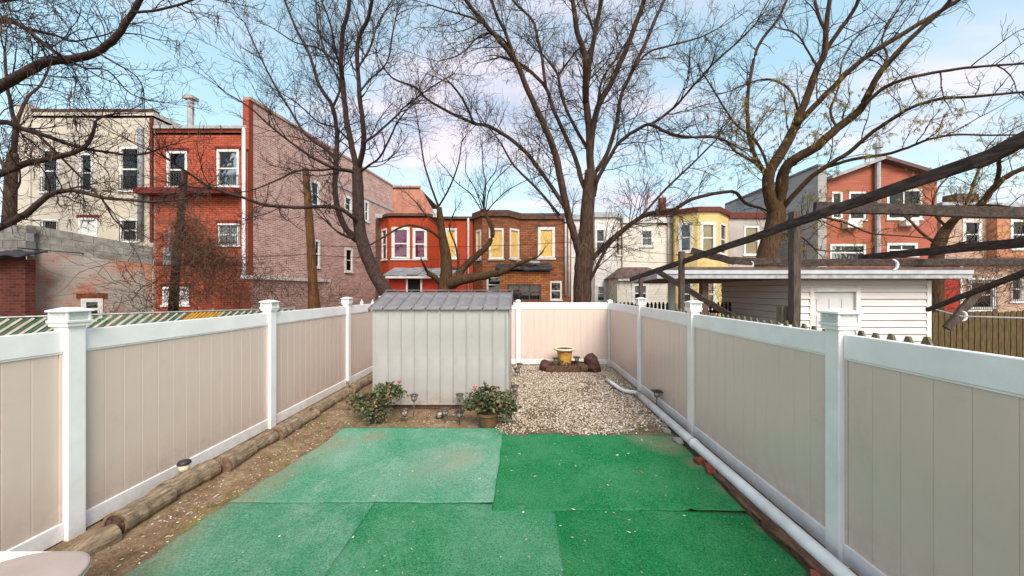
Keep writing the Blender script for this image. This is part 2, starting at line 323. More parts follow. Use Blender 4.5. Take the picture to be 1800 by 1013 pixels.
M['whitetie'] = vary('white_plastic', lin(220, 220, 220), lin(235, 235, 235), 5, 0.4, 0)

def glassmat():
    t = NT('window_glass'); tr = t.n('ShaderNodeBsdfTransparent'); tr.inputs[0].default_value = (0.94, 0.96, 0.97, 1)
    gl = t.n('ShaderNodeBsdfGlossy'); gl.inputs['Roughness'].default_value = 0.03
    t.l(t.bump(t.noise(t.coords('Object'), 1.7, 2), 0.08, 0.05), gl.inputs['Normal'])
    fr = t.n('ShaderNodeFresnel'); fr.inputs[0].default_value = 1.5; ms = t.n('ShaderNodeMixShader')
    t.l(t.math('ADD', fr.outputs[0], 0.02), ms.inputs[0]); t.l(tr.outputs[0], ms.inputs[1]); t.l(gl.outputs[0], ms.inputs[2]); t.l(ms.outputs[0], t.out.inputs[0])
    return t.m
M['glass'] = glassmat()

def dirtmat():
    t = NT('bare_dirt'); v = t.coords('Object')
    col = t.ramp(t.noise(v, 2.6, 9, 0.7), [(0.30, lin(94, 72, 54)), (0.46, lin(132, 106, 82)), (0.58, lin(152, 128, 102)), (0.72, lin(176, 154, 130))])
    col = t.mix(t.math('MULTIPLY', t.ramp(t.noise(v, 19, 6, 0.75), [(0.48, (0, 0, 0)), (0.66, (1, 1, 1))]), 0.6), col, lin(74, 52, 38))
    col = t.mix(t.math('MULTIPLY', t.ramp(t.noise(v, 60, 4, 0.75), [(0.56, (0, 0, 0)), (0.68, (1, 1, 1))]), 0.5), col, lin(196, 176, 150))
    col = t.mix(t.math('MULTIPLY', t.ramp(t.noise(t.coords('Object', (1, .7, 1)), 2.0, 8, 0.75), [(0.53, (0, 0, 0)), (0.64, (1, 1, 1))]), 0.7), col, lin(120, 116, 48))
    return t.done(col, 0.95, t.bump(t.noise(v, 45, 7, 0.7), 0.9, 0.025), 0.1)
M['dirt'] = dirtmat()
def groundmat():
    t = NT('far_ground'); v = t.coords('Object')
    col = t.ramp(t.noise(v, 0.6, 8, 0.65), [(0.35, lin(86, 74, 56)), (0.55, lin(112, 98, 74)), (0.68, lin(88, 94, 52))])
    return t.done(col, 0.95, t.bump(t.noise(v, 20, 6), 0.6, 0.03), 0.1)
M['ground'] = groundmat()
def turfmat(name, c1, c2, wear, wear_col, spots=(), dirt_spots=()):
    t = NT(name); v = t.coords('Object'); g = t.n('ShaderNodeNewGeometry'); sxy = t.n('ShaderNodeSeparateXYZ'); t.l(g.outputs['Position'], sxy.inputs[0])
    c3 = t.n('ShaderNodeCombineXYZ'); t.l(sxy.outputs[0], c3.inputs[0]); t.l(sxy.outputs[1], c3.inputs[1])
    fib = t.noise(v, 75, 5, 0.85); fib2 = t.noise(t.coords('Object', (60, 9, 1)), 3.0, 4, 0.7)
    col = t.mix(t.ramp(fib, [(0.42, (0, 0, 0)), (0.60, (1, 1, 1))]), tuple(x * .6 for x in c1[:3]), tuple(x * 1.12 for x in c2[:3]))
    col = t.mix(t.math('MULTIPLY', t.ramp(fib2, [(0.42, (0, 0, 0)), (0.68, (1, 1, 1))]), 0.4), col, c1)
    col = t.mix(t.math('MULTIPLY', t.ramp(t.noise(v, 26, 6, 0.75), [(0.46, (0, 0, 0)), (0.62, (1, 1, 1))]), 0.45), col, tuple(x * .62 for x in c1[:3]))
    wf = t.math('MULTIPLY', t.ramp(t.noise(v, 1.1, 10, 0.72), [(0.42, (0, 0, 0)), (0.62, (1, 1, 1))]), wear)
    def blot(sp, wf):
        for (sx, sy, rr, amt) in sp:
            d = t.n('ShaderNodeVectorMath', operation='DISTANCE'); cv = t.n('ShaderNodeCombineXYZ'); cv.inputs[0].default_value = sx; cv.inputs[1].default_value = sy
            t.l(c3.outputs[0], d.inputs[0]); t.l(cv.outputs[0], d.inputs[1])
            dd = t.math('ADD', d.outputs['Value'], t.math('MULTIPLY', t.math('SUBTRACT', t.noise(v, 2.2, 9, 0.75), 0.5), rr * 2.6))
            wf = t.math('MAXIMUM', wf, t.math('MULTIPLY', t.ramp(t.math('DIVIDE', dd, rr), [(0.1, (1, 1, 1)), (1.0, (0, 0, 0))]), amt))
        return wf
    gr = t.ramp(t.noise(v, 70, 4, 0.85), [(0.40, (0.12, 0.12, 0.12)), (0.60, (1, 1, 1))])
    col = t.mix(t.math('MULTIPLY', blot(spots, wf), gr, True), col, wear_col)
    if dirt_spots: col = t.mix(t.math('MULTIPLY', blot(dirt_spots, t.math('MULTIPLY', wf, 0.0)), gr, True), col, lin(166, 146, 124))
    return t.done(col, 0.9, t.bump(fib, 1.0, 0.02), 0.1)
PW_ = lin(176, 194, 180)
M['turf_pale'] = turfmat('turf_pale', lin(52, 142, 102), lin(106, 184, 146), 0.7, PW_, [(-0.85, 4.45, 0.8, 0.9), (-2.3, 4.6, 0.6, 0.8), (-1.5, 3.9, .6, .5)], [(-0.85, 4.5, .4, .9), (-1.05, 4.3, .5, .5), (-2.6, 4.9, .4, 1.0), (-2.2, 5.15, .3, .9)] + [(-2.9 + .02 * k, 3.6 + .28 * k, .42, 1.0) for k in range(6)])
M['turf_mid'] = turfmat('turf_mid', lin(30, 126, 78), lin(80, 166, 116), 0.6, lin(150, 188, 164), [(-0.2, 3.1, 0.6, 0.45)])
M['turf_left'] = turfmat('turf_left', lin(40, 132, 90), lin(94, 174, 132), 0.7, PW_, [(-2.6, 2.8, 0.6, 0.5)], [(-3.06, 2.3 + .27 * k, .36 + .05 * (k % 2), 1.0) for k in range(6)])
M['turf_deep'] = turfmat('turf_deep', lin(12, 112, 58), lin(50, 150, 92), 0.5, lin(100, 164, 118), [], [(2.2, 2.6, .14, .8), (2.2, 3.2, .12, .7)])
M['turf_corner'] = turfmat('turf_corner', lin(14, 116, 60), lin(54, 154, 96), 0.5, lin(108, 168, 126), [(0.0, 3.7, 0.6, 0.45)], [(2.05, 4.95, 0.42, 1.0), (1.8, 5.1, .3, .9), (2.2, 4.4, .2, .9), (2.2, 3.8, .16, .8)])

# ------------------------------------------------------------------ ground
XL, XR, DB = -3.88, 2.49, 10.15               # inner faces of the left and right fence, distance of the back fence
mb = MB(); mb.add([(-250, -40, -0.06), (250, -40, -0.06), (250, 400, -0.06), (-250, 400, -0.06)], [(0, 1, 2, 3)])
mb.build('ground', M['ground'], kind='structure')
def sheet(x0, x1, y0, y1, nx, ny, zf, edge=None):
    m = MB(); vs = []
    for j in range(ny + 1):
        for i in range(nx + 1):
            x = x0 + (x1 - x0) * i / nx; y = y0 + (y1 - y0) * j / ny
            if edge: x, y = edge(x, y)
            vs.append((x, y, zf(x, y)))
    m.add(vs, [(j * (nx + 1) + i, j * (nx + 1) + i + 1, (j + 1) * (nx + 1) + i + 1, (j + 1) * (nx + 1) + i) for j in range(ny) for i in range(nx)])
    return m
def nz(x, y, s, seed=0.0): return noise.fractal(Vector((x * s, y * s, seed)), 1.0, 2.0, 4)
def dirt_z(x, y): return 0.012 * nz(x, y, 2.5) + 0.006 * nz(x, y, 9, 4) + 0.05 * max(0, (-3.2 - x)) 
sheet(XL - 0.1, XR + 0.1, -1.5, DB, 110, 190, dirt_z).build('dirt', M['dirt'], smooth=True, kind='structure')
sheet(-0.42, XR - 0.02, 5.2, DB - 0.1, 40, 60, lambda x, y: 0.035 + 0.012 * nz(x, y, 3, 2),
      lambda x, y: (x, y + (0.08 * nz(x, 0, 3, 8) if y < 5.3 else 0))).build('gravel_bed', M['gravel_base'], kind='structure')
# gravel stones: thousands, nobody could count them
def icos():
    t = (1 + 5 ** 0.5) / 2
    v = np.array([(-1, t, 0), (1, t, 0), (-1, -t, 0), (1, -t, 0), (0, -1, t), (0, 1, t), (0, -1, -t), (0, 1, -t), (t, 0, -1), (t, 0, 1), (-t, 0, -1), (-t, 0, 1)], float); v /= np.linalg.norm(v[0])
    f = np.array([(0, 11, 5), (0, 5, 1), (0, 1, 7), (0, 7, 10), (0, 10, 11), (1, 5, 9), (5, 11, 4), (11, 10, 2), (10, 7, 6), (7, 1, 8), (3, 9, 4), (3, 4, 2), (3, 2, 6), (3, 6, 8), (3, 8, 9), (4, 9, 5), (2, 4, 11), (6, 2, 10), (8, 6, 7), (9, 8, 1)])
    return v, f
IV, IF = icos(); rng = np.random.default_rng(5)
def np_mesh(name, V, Fc, mat, smooth=False, off=(0, 0, 0)):
    me = bpy.data.meshes.new(name); V = V - np.array(off); k = Fc.shape[1]
    me.vertices.add(len(V)); me.vertices.foreach_set('co', V.astype(np.float32).ravel())
    me.loops.add(Fc.size); me.loops.foreach_set('vertex_index', Fc.astype(np.int32).ravel())
    me.polygons.add(len(Fc)); me.polygons.foreach_set('loop_start', np.arange(0, Fc.size, k, dtype=np.int32))
    me.update(calc_edges=True); me.materials.append(mat)
    if smooth: me.shade_smooth()
    return me
def blobs(P, S, ang):                              # P (n,3) centres, S (n,3) radii
    n = len(P); V = IV[None] * (1 + rng.uniform(-0.22, 0.22, (n, 12, 1))) * S[:, None, :]
    c, s = np.cos(ang)[:, None], np.sin(ang)[:, None]; x = V[..., 0] * c - V[..., 1] * s; y = V[..., 0] * s + V[..., 1] * c
    V = np.stack([x, y, V[..., 2]], -1) + P[:, None, :]
    return V.reshape(-1, 3), (IF[None] + 12 * np.arange(n)[:, None, None]).reshape(-1, 3)
n = 40000
gx = rng.uniform(-0.4, XR - 0.03, n); gy = rng.uniform(5.22, DB - 0.12, n)
keep = ~((gx < -0.22) & (gy > 6.3) & (gy < 8.2)) & ~((gx < 0.0) & (gy < 5.75) & (rng.uniform(0, 1, n) < 0.75)) & ~((gx > 2.25) & (gy < 5.5))
bare = np.array([nz(a, b, 1.7, 12) for a, b in zip(gx, gy)]); keep &= (bare < .28) | (rng.uniform(0, 1, n) < .35)
keep &= gy > 5.3 + 0.1 * np.sin(gx * 4.1) + rng.normal(0, 0.05, n)
gx, gy = gx[keep], gy[keep]; n = len(gx); sz = 0.0065 + 0.015 * rng.uniform(0, 1, n) ** 1.8
P = np.stack([gx, gy, 0.042 + rng.uniform(0, 0.022, n)], 1); S = np.stack([sz, sz * rng.uniform(0.6, 1, n), sz * rng.uniform(0.45, 0.75, n)], 1)
V, Fc = blobs(P, S, rng.uniform(0, 6.28, n))
o = bpy.data.objects.new('gravel', np_mesh('gravel', V, Fc, M['gravel'])); COL.objects.link(o); tag(o, 'loose tan and white gravel covering the back right of the yard', 'gravel', None, 'stuff')

# ------------------------------------------------------------------ artificial turf mats
def turf(x0, x1, y0, y1, mat, label, base, seed, skew=(0, 0, 0, 0), folds=(), fray=0):
    nx = int((x1 - x0) / 0.035); ny = int((y1 - y0) / 0.035)
    def ed(x, y):
        u = (x - x0) / (x1 - x0); v = (y - y0) / (y1 - y0)
        e = 0.012
        x += (1 - u) * (skew[0] * (1 - v) + skew[1] * v) + e * nz(y, seed, 2.5) * (abs(u - 0.5) > 0.495) + (.05 * nz(y, seed, 2.2) + .02 * nz(y, seed, 11)) * fray * max(0, 1 - u * 8)
        y += v * (skew[2] * (1 - u) + skew[3] * u) + e * nz(x, seed, 2.5) * (abs(v - 0.5) > 0.495)
        return x, y
    def zf(x, y):
        z = base + 0.005 * nz(x, y, 1.2, 1.0) + 0.001 * nz(x, y, 6, seed)
        for fx, fw, fh, fa in folds: z += fh * math.exp(-((x + fa * (y - 4.5) - fx) / fw) ** 2)
        return z
    m = sheet(x0, x1, y0, y1, nx, ny, zf, ed)
    o = m.build('turf_mat', mat, smooth=True, label=label, cat='turf mat', group='green turf mats on the ground')
    so = o.modifiers.new('solid', 'SOLIDIFY'); so.thickness = 0.006; so.offset = -1
    return o
turf(-2.86, -0.285, 3.565, 5.52, M['turf_pale'], 'pale worn green turf mat in front of the shed', 0.041, 1.0, (-0.08, 0.10, 0.0, -0.03), [(-1.7, .05, .006, .25), (-.9, .04, .005, -.2)], 1)
turf(-0.295, 2.24, 3.44, 5.28, M['turf_corner'], 'deep green turf mat meeting the gravel, brown patch in its corner', 0.037, 2.0, (0, 0.0, 0.02, -0.05), [(1.55, 0.03, 0.02, 0.1), (1.12, 0.04, 0.01, 0.05), (.5, .05, .006, 0)])
turf(-3.08, -1.47, 0.6, 3.66, M['turf_left'], 'worn green turf mat beside the dirt strip nearest the left fence', 0.030, 3.0, (-0.02, 0.1, 0.04, -0.02), [(-2.2, .05, .006, .1)], 1)
turf(-1.49, 0.32, 0.6, 3.59, M['turf_mid'], 'mid green turf mat in the middle of the front row', 0.034, 4.0, (0, 0, 0.01, -0.06), [(-.7, .05, .006, .15), (0, .04, .005, 0)])
turf(0.305, 2.20, 0.6, 3.50, M['turf_deep'], 'dark green turf mat of the front row beside the right fence', 0.030, 5.0, (0, 0, 0.04, -0.1), [(1.1, 0.03, 0.01, 0.0)])

# ------------------------------------------------------------------ vinyl fences
FH = 1.835; PW = 0.127
def post_light_cap(par, c, z):
    x, y = c
    MB().frustum(x, y, z, z + 0.03, 0.083, 0.083).frustum(x, y, z + 0.0305, z + 0.055, 0.092, 0.094).build('cap_base', M['vinyl'], par, bevel=0.004)
    MB().frustum(x, y, z + 0.056, z + 0.125, 0.076, 0.076).build('cap_lens', M['glass_cap'], par, bevel=0.003)
    for sx, sy in ((-1, -1), (1, -1), (1, 1), (-1, 1)): MB().frustum(x + sx * 0.0765, y + sy * 0.0765, z + 0.056, z + 0.1245, 0.007, 0.007).build('cap_corner', M['vinyl'], par)
    MB().frustum(x, y, z + 0.126, z + 0.142, 0.098, 0.096).frustum(x, y, z + 0.1425, z + 0.165, 0.090, 0.03).build('cap_lid', M['vinyl'], par, bevel=0.003)
def fence(name, label, A, B, posts, caps, nb=14, ends=(True, True)):
    """A->B inner face line seen from the yard; posts: distances along it of post centres"""
    A = Vector((*A, 0)); B = Vector((*B, 0)); d = (B - A).normalized(); nrm = Vector((d.y, -d.x, 0))   # nrm points to the yard
    root = thing(name, label, 'fence', (A + B) / 2)
    ctr = lambda u, k=0.0: A + d * u - nrm * (PW / 2 + k)
    for i, u in enumerate(posts):
        if caps[i] is None: continue
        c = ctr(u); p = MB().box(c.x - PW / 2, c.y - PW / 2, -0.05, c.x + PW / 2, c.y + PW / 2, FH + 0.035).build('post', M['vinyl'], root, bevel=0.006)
        if caps[i] == 'light': post_light_cap(p, (c.x, c.y), FH + 0.035)
        elif caps[i] == 'flat': MB().frustum(c.x, c.y, FH + 0.036, FH + 0.06, 0.075, 0.075).frustum(c.x, c.y, FH + 0.0605, FH + 0.085, 0.07, 0.02).build('cap_lid', M['vinyl'], p, bevel=0.003)
    for i in range(len(posts) - 1):
        u0 = posts[i] + PW / 2; u1 = posts[i + 1] - PW / 2
        def slab(ua, ub, z0, z1, th, nm, mt, bv):
            p = ctr(ua); q = ctr(ub); return MB().beam(p + Vector((0, 0, (z0 + z1) / 2)), q + Vector((0, 0, (z0 + z1) / 2)), th, z1 - z0).build(nm, mt, root, bevel=bv)
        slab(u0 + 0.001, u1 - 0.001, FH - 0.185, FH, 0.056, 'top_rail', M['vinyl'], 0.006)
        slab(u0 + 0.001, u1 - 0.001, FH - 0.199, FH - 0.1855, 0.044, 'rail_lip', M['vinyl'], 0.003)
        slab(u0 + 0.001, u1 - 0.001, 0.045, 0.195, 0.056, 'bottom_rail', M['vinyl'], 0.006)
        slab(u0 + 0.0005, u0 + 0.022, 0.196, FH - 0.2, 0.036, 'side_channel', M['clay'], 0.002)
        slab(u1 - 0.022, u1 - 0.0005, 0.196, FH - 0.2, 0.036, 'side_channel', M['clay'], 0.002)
        wd = (u1 - u0 - 0.044) / nb; z0, z1 = 0.18, FH - 0.17
        prof = [(0.0004, -0.0075), (0.004, -0.011), (wd - 0.004, -0.011), (wd - 0.0004, -0.0075), (wd - 0.0004, 0.0075), (wd - 0.004, 0.011), (0.004, 0.011), (0.0004, 0.0075)]
        base = ctr(u0 + 0.022); m = MB(); vs = []
        for z in (z0, z1):
            for (a, b) in prof: q = base + d * a - nrm * b; vs.append((q.x, q.y, z))
        m.add(vs, [tuple(range(8))[::-1], tuple(range(8, 16))] + [(k, (k + 1) % 8, 8 + (k + 1) % 8, 8 + k) for k in range(8)])
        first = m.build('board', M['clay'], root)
        for k in range(1, nb): copy_part(first, root, d * (wd * k))
    return root
# left: seen from the yard, left end is near the camera
fence('vinyl_fence', 'beige and white vinyl privacy fence along the left side with log edging', (XL, -1.9), (XL, DB + 0.1), [0.10, 2.5, 4.95 + 0.03, 7.42, 9.86, 12.0 - 0.06], ['light'] * 6)
fence('vinyl_fence', 'short beige and white vinyl fence panels closing the back behind the stone urn', (XL + 0.02, DB), (XR + 0.127, DB), [1.35, 3.76, XR - XL - .02 + .0635], ['flat', 'flat', 'flat'], nb=13)
fence('vinyl_fence', 'beige and white vinyl privacy fence along the right side above the drain pipe', (XR, DB + .0635), (XR, -2.1), [0.0, 2.66, 4.97, 7.38, 9.82, 12.1], [None] + ['light'] * 5, nb=12)

# ------------------------------------------------------------------ metal shed
SX0, SX1, SY0, SY1, SZ, SR = -2.73, -0.245, 6.46, 8.10, 1.845, 2.135
shed = thing('metal_shed', 'small pale grey metal shed with ribbed walls and grey pitched roof', 'shed', ((SX0 + SX1) / 2, (SY0 + SY1) / 2, 0))
MB().box(SX0 + 0.02, SY0 + 0.02, 0.0, SX1 - 0.02, SY0 + 0.1, 0.085).build('base_board', M['timber'], shed, bevel=0.006)
MB().box(SX1 - 0.1, SY0 + 0.101, 0.0, SX1 - 0.02, SY1, 0.085).build('base_board', M['timber'], shed, bevel=0.006)
MB().box(SX0 - 0.01, SY0 - 0.012, 0.087, SX1 + 0.005, SY0 + 0.05, 0.125).build('base_rail', M['shed'], shed, bevel=0.004)
def ribbed(xa, xb, y, z0, z1, depth=0.018):          # one wall sheet with a standing rib at its right edge, facing -Y
    r = 0.022; pf = [(xa + 0.001, 0), (xb - r, 0), (xb - r * 0.65, -depth), (xb - r * 0.35, -depth), (xb - 0.001, 0), (xb - 0.001, 0.006), (xa + 0.001, 0.006)]
    vs = [(x, y + dy, z) for z in (z0, z1) for x, dy in pf]; k = len(pf)
    return MB().add(vs, [tuple(range(k))[::-1], tuple(range(k, 2 * k))] + [(i, (i + 1) % k, k + (i + 1) % k, k + i) for i in range(k)])
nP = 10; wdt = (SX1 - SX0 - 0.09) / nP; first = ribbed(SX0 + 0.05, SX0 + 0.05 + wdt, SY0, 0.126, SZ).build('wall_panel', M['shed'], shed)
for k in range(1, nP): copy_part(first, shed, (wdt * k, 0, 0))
MB().box(SX0, SY0 - 0.006, 0.126, SX0 + 0.05, SY0 + 0.05, SZ).build('corner_post', M['shed'], shed, bevel=0.006)
MB().box(SX1 - 0.04, SY0 - 0.006, 0.126, SX1, SY0 + 0.05, SZ).build('corner_post', M['shed'], shed, bevel=0.006)
m = MB()
for k in range(46): m.lathe((SX0 + 0.07 + k * (SX1 - SX0 - 0.12) / 45, SY0 - 0.002, 1.01 + U(-0.002, 0.002)), [(0.004, -0.004), (0.0045, 0), (0.004, 0.004)], 6)
m.build('bolt_row', M['greytrim'], shed)
# right side: framed sliding doors with dark gaps
MB().box(SX1 - 0.012, SY0 + 0.051, 0.10, SX1 - 0.006, SY1, SZ - 0.02).build('side_wall', M['dark'], shed)
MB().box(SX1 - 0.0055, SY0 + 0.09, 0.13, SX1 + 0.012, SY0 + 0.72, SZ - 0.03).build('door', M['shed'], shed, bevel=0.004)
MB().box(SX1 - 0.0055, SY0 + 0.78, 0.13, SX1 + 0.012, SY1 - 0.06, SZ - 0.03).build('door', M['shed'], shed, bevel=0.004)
MB().box(SX1 - 0.0055, SY0 + 0.05, SZ - 0.025, SX1 + 0.03, SY1, SZ + 0.03).build('door_track', M['shed'], shed, bevel=0.004)
MB().box(SX0, SY0 + 0.051, 0.10, SX0 + 0.006, SY1, SZ).build('side_wall', M['shed'], shed)
MB().box(SX0, SY1 + 0.001, 0.10, SX1, SY1 + 0.007, SZ).build('back_wall', M['shed'], shed)
my = (SY0 + SY1) / 2
for sx in (SX0 + 0.003, SX1 - 0.009):
    MB().add([(sx, SY0, SZ), (sx, SY1, SZ), (sx, my, SR - 0.02), (sx + 0.006, SY0, SZ), (sx + 0.006, SY1, SZ), (sx + 0.006, my, SR - 0.02)],
             [(0, 1, 2), (5, 4, 3), (0, 3, 4, 1), (1, 4, 5, 2), (2, 5, 3, 0)]).build('gable', M['shed'], shed)
def roofp(xa, xb, ya, yb):
    r = 0.03; sl = (SR - (SZ + 0.0)) / (my - SY0); dz = 0.02
    pf = [(xa + 0.0005, 0.024), (xa + 0.009, 0.024), (xa + .013, 0.0), (xa + (xb - xa) * 0.35, 0.0), (xa + (xb - xa) * 0.7, 0.0), (xb - .013, 0.0), (xb - .009, 0.024), (xb - 0.0005, 0.024)]
    e0 = [(x, ya, SR - abs(ya - my) * sl + z + dz) for x, z in pf]; e1 = [(x, yb, SR - abs(yb - my) * sl + z + dz) for x, z in pf]
    e2 = [(x, y, z - 0.008) for x, y, z in e0]; e3 = [(x, y, z - 0.008) for x, y, z in e1]; k = len(pf)
    fs = [(i, i + 1, k + i + 1, k + i) for i in range(k - 1)] + [(2 * k + i + 1, 2 * k + i, 3 * k + i, 3 * k + i + 1) for i in range(k - 1)] + [(i + 1, i, 2 * k + i, 2 * k + i + 1) for i in range(k - 1)]
    return MB().add(e0 + e1 + e2 + e3, fs)
nR = 10; rw = (SX1 - SX0 + 0.10) / nR
for ya, yb in ((SY0 - 0.06, my), (SY1 + 0.06, my)):
    first = roofp(SX0 - 0.05, SX0 - 0.05 + rw, ya, yb).build('roof_panel', M['shed_roof'], shed)
    for k in range(1, nR): copy_part(first, shed, (rw * k, 0, 0))
MB().beam((SX0 - 0.05, my, SR + 0.055), (SX1 + 0.05, my, SR + 0.055), 0.12, 0.012).build('ridge_cap', M['shed_roof'], shed)
for sx in (SX0 - 0.055, SX1 + 0.055):
    for ya in (SY0 - 0.06, SY1 + 0.06):
        MB().beam((sx, ya, SZ - 0.03), (sx, my, SR + 0.01), 0.008, 0.07).build('roof_trim', M['shed_roof'], shed)

# ------------------------------------------------------------------ log edging
def logthing(y0, y1, x0, x1, r, label, hollow=False, point=False, z=None):
    r *= U(1.08, 1.22); y1 -= .02; x1 += U(-.02, .03)
    m = MB(); k = 9; pts = []; rs = []
    for i in range(k):
        u = i / (k - 1); pts.append(((x0 + (x1 - x0) * u) + U(-.008, .008), y0 + (y1 - y0) * u, (z if z is not None else dirt_z(x0, y0) + r * 0.6) + U(-.003, .003)))
        rr = r * U(0.9, 1.06)
        if point: rr = r * (0.12 + 0.88 * min(1, u * 1.5))
        rs.append(rr)
    n = 18; m.tube(pts, rs, n, cap=not hollow)
    root = thing('edging_log', label, 'log', (x0, (y0 + y1) / 2, 0), 'edging logs along the left fence')
    if hollow:
        m2 = MB().tube([pts[0], Vector(pts[0]) + Vector((0, 0.09, 0))], [r * 0.84, r * 0.8], n, cap=True); m2.f = [f[::-1] for f in m2.f]
        # ring between the outside and the hollow
        ring = MB(); a = Vector(pts[0]); vs = []
        for rr in (rs[0], r * 0.84):
            for j in range(n): th = 2 * math.pi * j / n; vs.append((a.x + rr * math.cos(th), a.y - 0.001, a.z + rr * math.sin(th)))
        ring.add(vs, [(j, (j + 1) % n, n + (j + 1) % n, n + j) for j in range(n)]); ring.build('log_rim', M['log_end'], root)
        m2.build('hollow_end', M['timber'], root)
        m.f.append(tuple((k - 1) * n + j for j in range(n)))
    else:
        a = Vector(pts[0]); e = MB(); vs = [(a.x, a.y - 0.004, a.z)]
        for j in range(n): th = 2 * math.pi * j / n; vs.append((a.x + rs[0] * 0.97 * math.cos(th), a.y - 0.003, a.z + rs[0] * 0.97 * math.sin(th)))
        e.add(vs, [(0, 1 + j, 1 + (j + 1) % n) for j in range(n)]); e.build('log_end', M['log_end'], root)
    m.build('log_body', M['log'], root, smooth=False); return root
lx = -3.63
logthing(2.62, 3.10, lx - 0.05, lx + 0.06, 0.085, 'pointed grey log tip lying nearest the camera by the left fence', point=True, z=.045)
logthing(3.14, 3.62, lx + .01, lx, 0.105, 'thick hollow-ended log beside the nearest left fence post', hollow=True)
logthing(3.63, 4.16, lx - .05, lx - .02, 0.098, 'thick log under the short lamp, second behind the hollow-ended one', hollow=True)
logthing(4.20, 4.70, lx + .06, lx + .03, 0.105, 'log with a pale round cut end just past the short lamp')
logthing(4.71, 5.10, lx + .02, lx + .03, 0.07, 'thin log between two thicker ones midway along the left fence')
logthing(5.11, 5.60, lx + .07, lx + .04, 0.108, 'stubby log with a cut end just before the second left fence post')
logthing(5.62, 6.1, lx + .05, lx + .10, 0.07, 'thin split log lying at the foot of the second left fence post')
logthing(6.1, 6.75, lx + .03, lx + .03, 0.085, 'log just past the second left fence post, beside the bare dirt')
logthing(6.76, 7.4, lx + .02, lx + .01, 0.085, 'log before the third left fence post, left of the rose bush')
logthing(7.4, 7.95, lx + .05, lx + .01, 0.09, 'log at the foot of the third left fence post')
logthing(7.96, 8.6, lx + .03, lx + .06, 0.09, 'farthest edging log, in the gap between fence and shed')
MB().tube([(lx + .02, 7.3, 0.05), (lx + .03, 7.31, 0.2), (lx + .02, 7.3, 0.3)], [0.035, 0.03, 0.022], 9).build('wood_stake', M['log'], label='short upright wooden stake among the logs by the third left post', cat='stake')
m = MB(); a = gp(527, 741)
m.beam(a + Vector((-.08, 0, .03)), a + Vector((.1, .05, .035)), .09, .06, n=3, jit=.012); m.build('broken_brick', M['pot_rim'], bevel=.012, label='pale broken block lying on the dirt beside the logs', cat='stone')

# ------------------------------------------------------------------ solar path lights
def lamp(pos, h, label, kind='dome', tilt=(0, 0), head=1.0):
    x, y, z = pos; root = thing('solar_light', label, 'solar light', pos, 'solar garden lights'); head *= 1.4; r = 0.052 * head; hh = 0.03 + .085 * head
    MB().tube([(x, y, z - 0.04), (x, y, z + h - hh)], [0.006, 0.0085], 8).build('stake', M['bronze'] if kind == 'dome' else M['black_plastic'], root, smooth=True)
    zb = z + h - hh
    MB().lathe((x, y, zb), [(0.012, 0), (0.026 * head, 0.012), (0.032 * head, 0.03)], 14).build('lamp_base', M['bronze'], root, smooth=True)
    MB().lathe((x, y, zb + 0.0305), [(0.03 * head, 0), (0.036 * head, 0.05 * head)], 14).build('lamp_lens', M['lens'], root, smooth=True)
    for k in range(4):
        th = k * math.pi / 2 + .4; MB().tube([(x + .034 * head * math.cos(th), y + .034 * head * math.sin(th), zb + .028), (x + .04 * head * math.cos(th), y + .04 * head * math.sin(th), zb + .032 + .05 * head)], .0035, 5).build('cage_bar', M['bronze'], root)
    zt = zb + .031 + .05 * head
    if kind == 'dome': MB().lathe((x, y, zt), [(r, 0), (r * 1.03, .006), (r * .85, .018), (r * .4, .028), (r * .1, .03)], 16).build('lamp_cap', M['bronze'], root, smooth=True)
    else: MB().frustum(x, y, zt, zt + .012, r * 1.05, r * 1.05).frustum(x, y, zt + .0125, zt + .03, r * .98, r * .55).build('lamp_cap', M['black_plastic'], root, bevel=.002)
    root.rotation_euler = (tilt[0], tilt[1], 0); return root
lamp(gp(727, 733), 0.42, 'tall bronze solar light in front of the shed, right of the left rose bush', tilt=(0, .03))
lamp(gp(808, 727), 0.38, 'taller bronze solar light in front of the shed, left of the right rose planter')
lamp(gp(714, 744), 0.26, 'low dark solar light leaning beside the left rose bush', 'dome', (0, -.18))
lamp(gp(782, 745), 0.28, 'low solar light standing between the two taller bronze ones', 'dome', (.05, .03))
lamp(gp(808, 748), 0.27, 'low dark solar light directly below the taller one by the right planter', 'square')
lp = lamp(gp(760, 734), 0.30, 'solar light fallen over on the dirt in front of the shed'); lp.rotation_euler = (0, rad(-87), rad(-8)); lp.location = gp(795, 737) + Vector((0, 0, 0.045))
lamp(gp(902, 722), 0.33, 'dark capped solar light at the front right corner of the shed', 'dome', (0, .04), 1.15)
lamp(gp(906, 700), 0.30, 'solar light beside the shed door at the edge of the gravel', 'dome', (0, -.03), 1.15)
lamp(gp(911, 668), 0.34, 'solar light leaning on the gravel behind the shed door', 'dome', (.02, -.12), 1.15)
lamp(gp(913, 661), 0.36, 'rearmost solar light at the white post of the back fence', 'dome', (0, 0), 1.15)
lamp(gp(1154, 722) , 0.40, 'black square-capped solar light standing by the right fence and pipe', 'square', (0, .02), 1.1)
a = Vector((-3.76, 3.93, dirt_z(lx, 4.2) + .02))
r_ = thing('solar_light', 'short cream solar light with black cap on the log by the left fence', 'solar light', a, 'solar garden lights')
MB().lathe(a + Vector((0, 0, .12)), [(.045, 0), (.05, .09)], 16).build('lamp_lens', M['pot_rim'], r_, smooth=True)
MB().lathe(a + Vector((0, 0, .211)), [(.062, 0), (.064, .012), (.05, .035), (.02, .04)], 16).build('lamp_cap', M['black_plastic'], r_, smooth=True)
MB().tube([a, a + Vector((0, 0, .12))], .02, 8).build('stake', M['black_plastic'], r_)
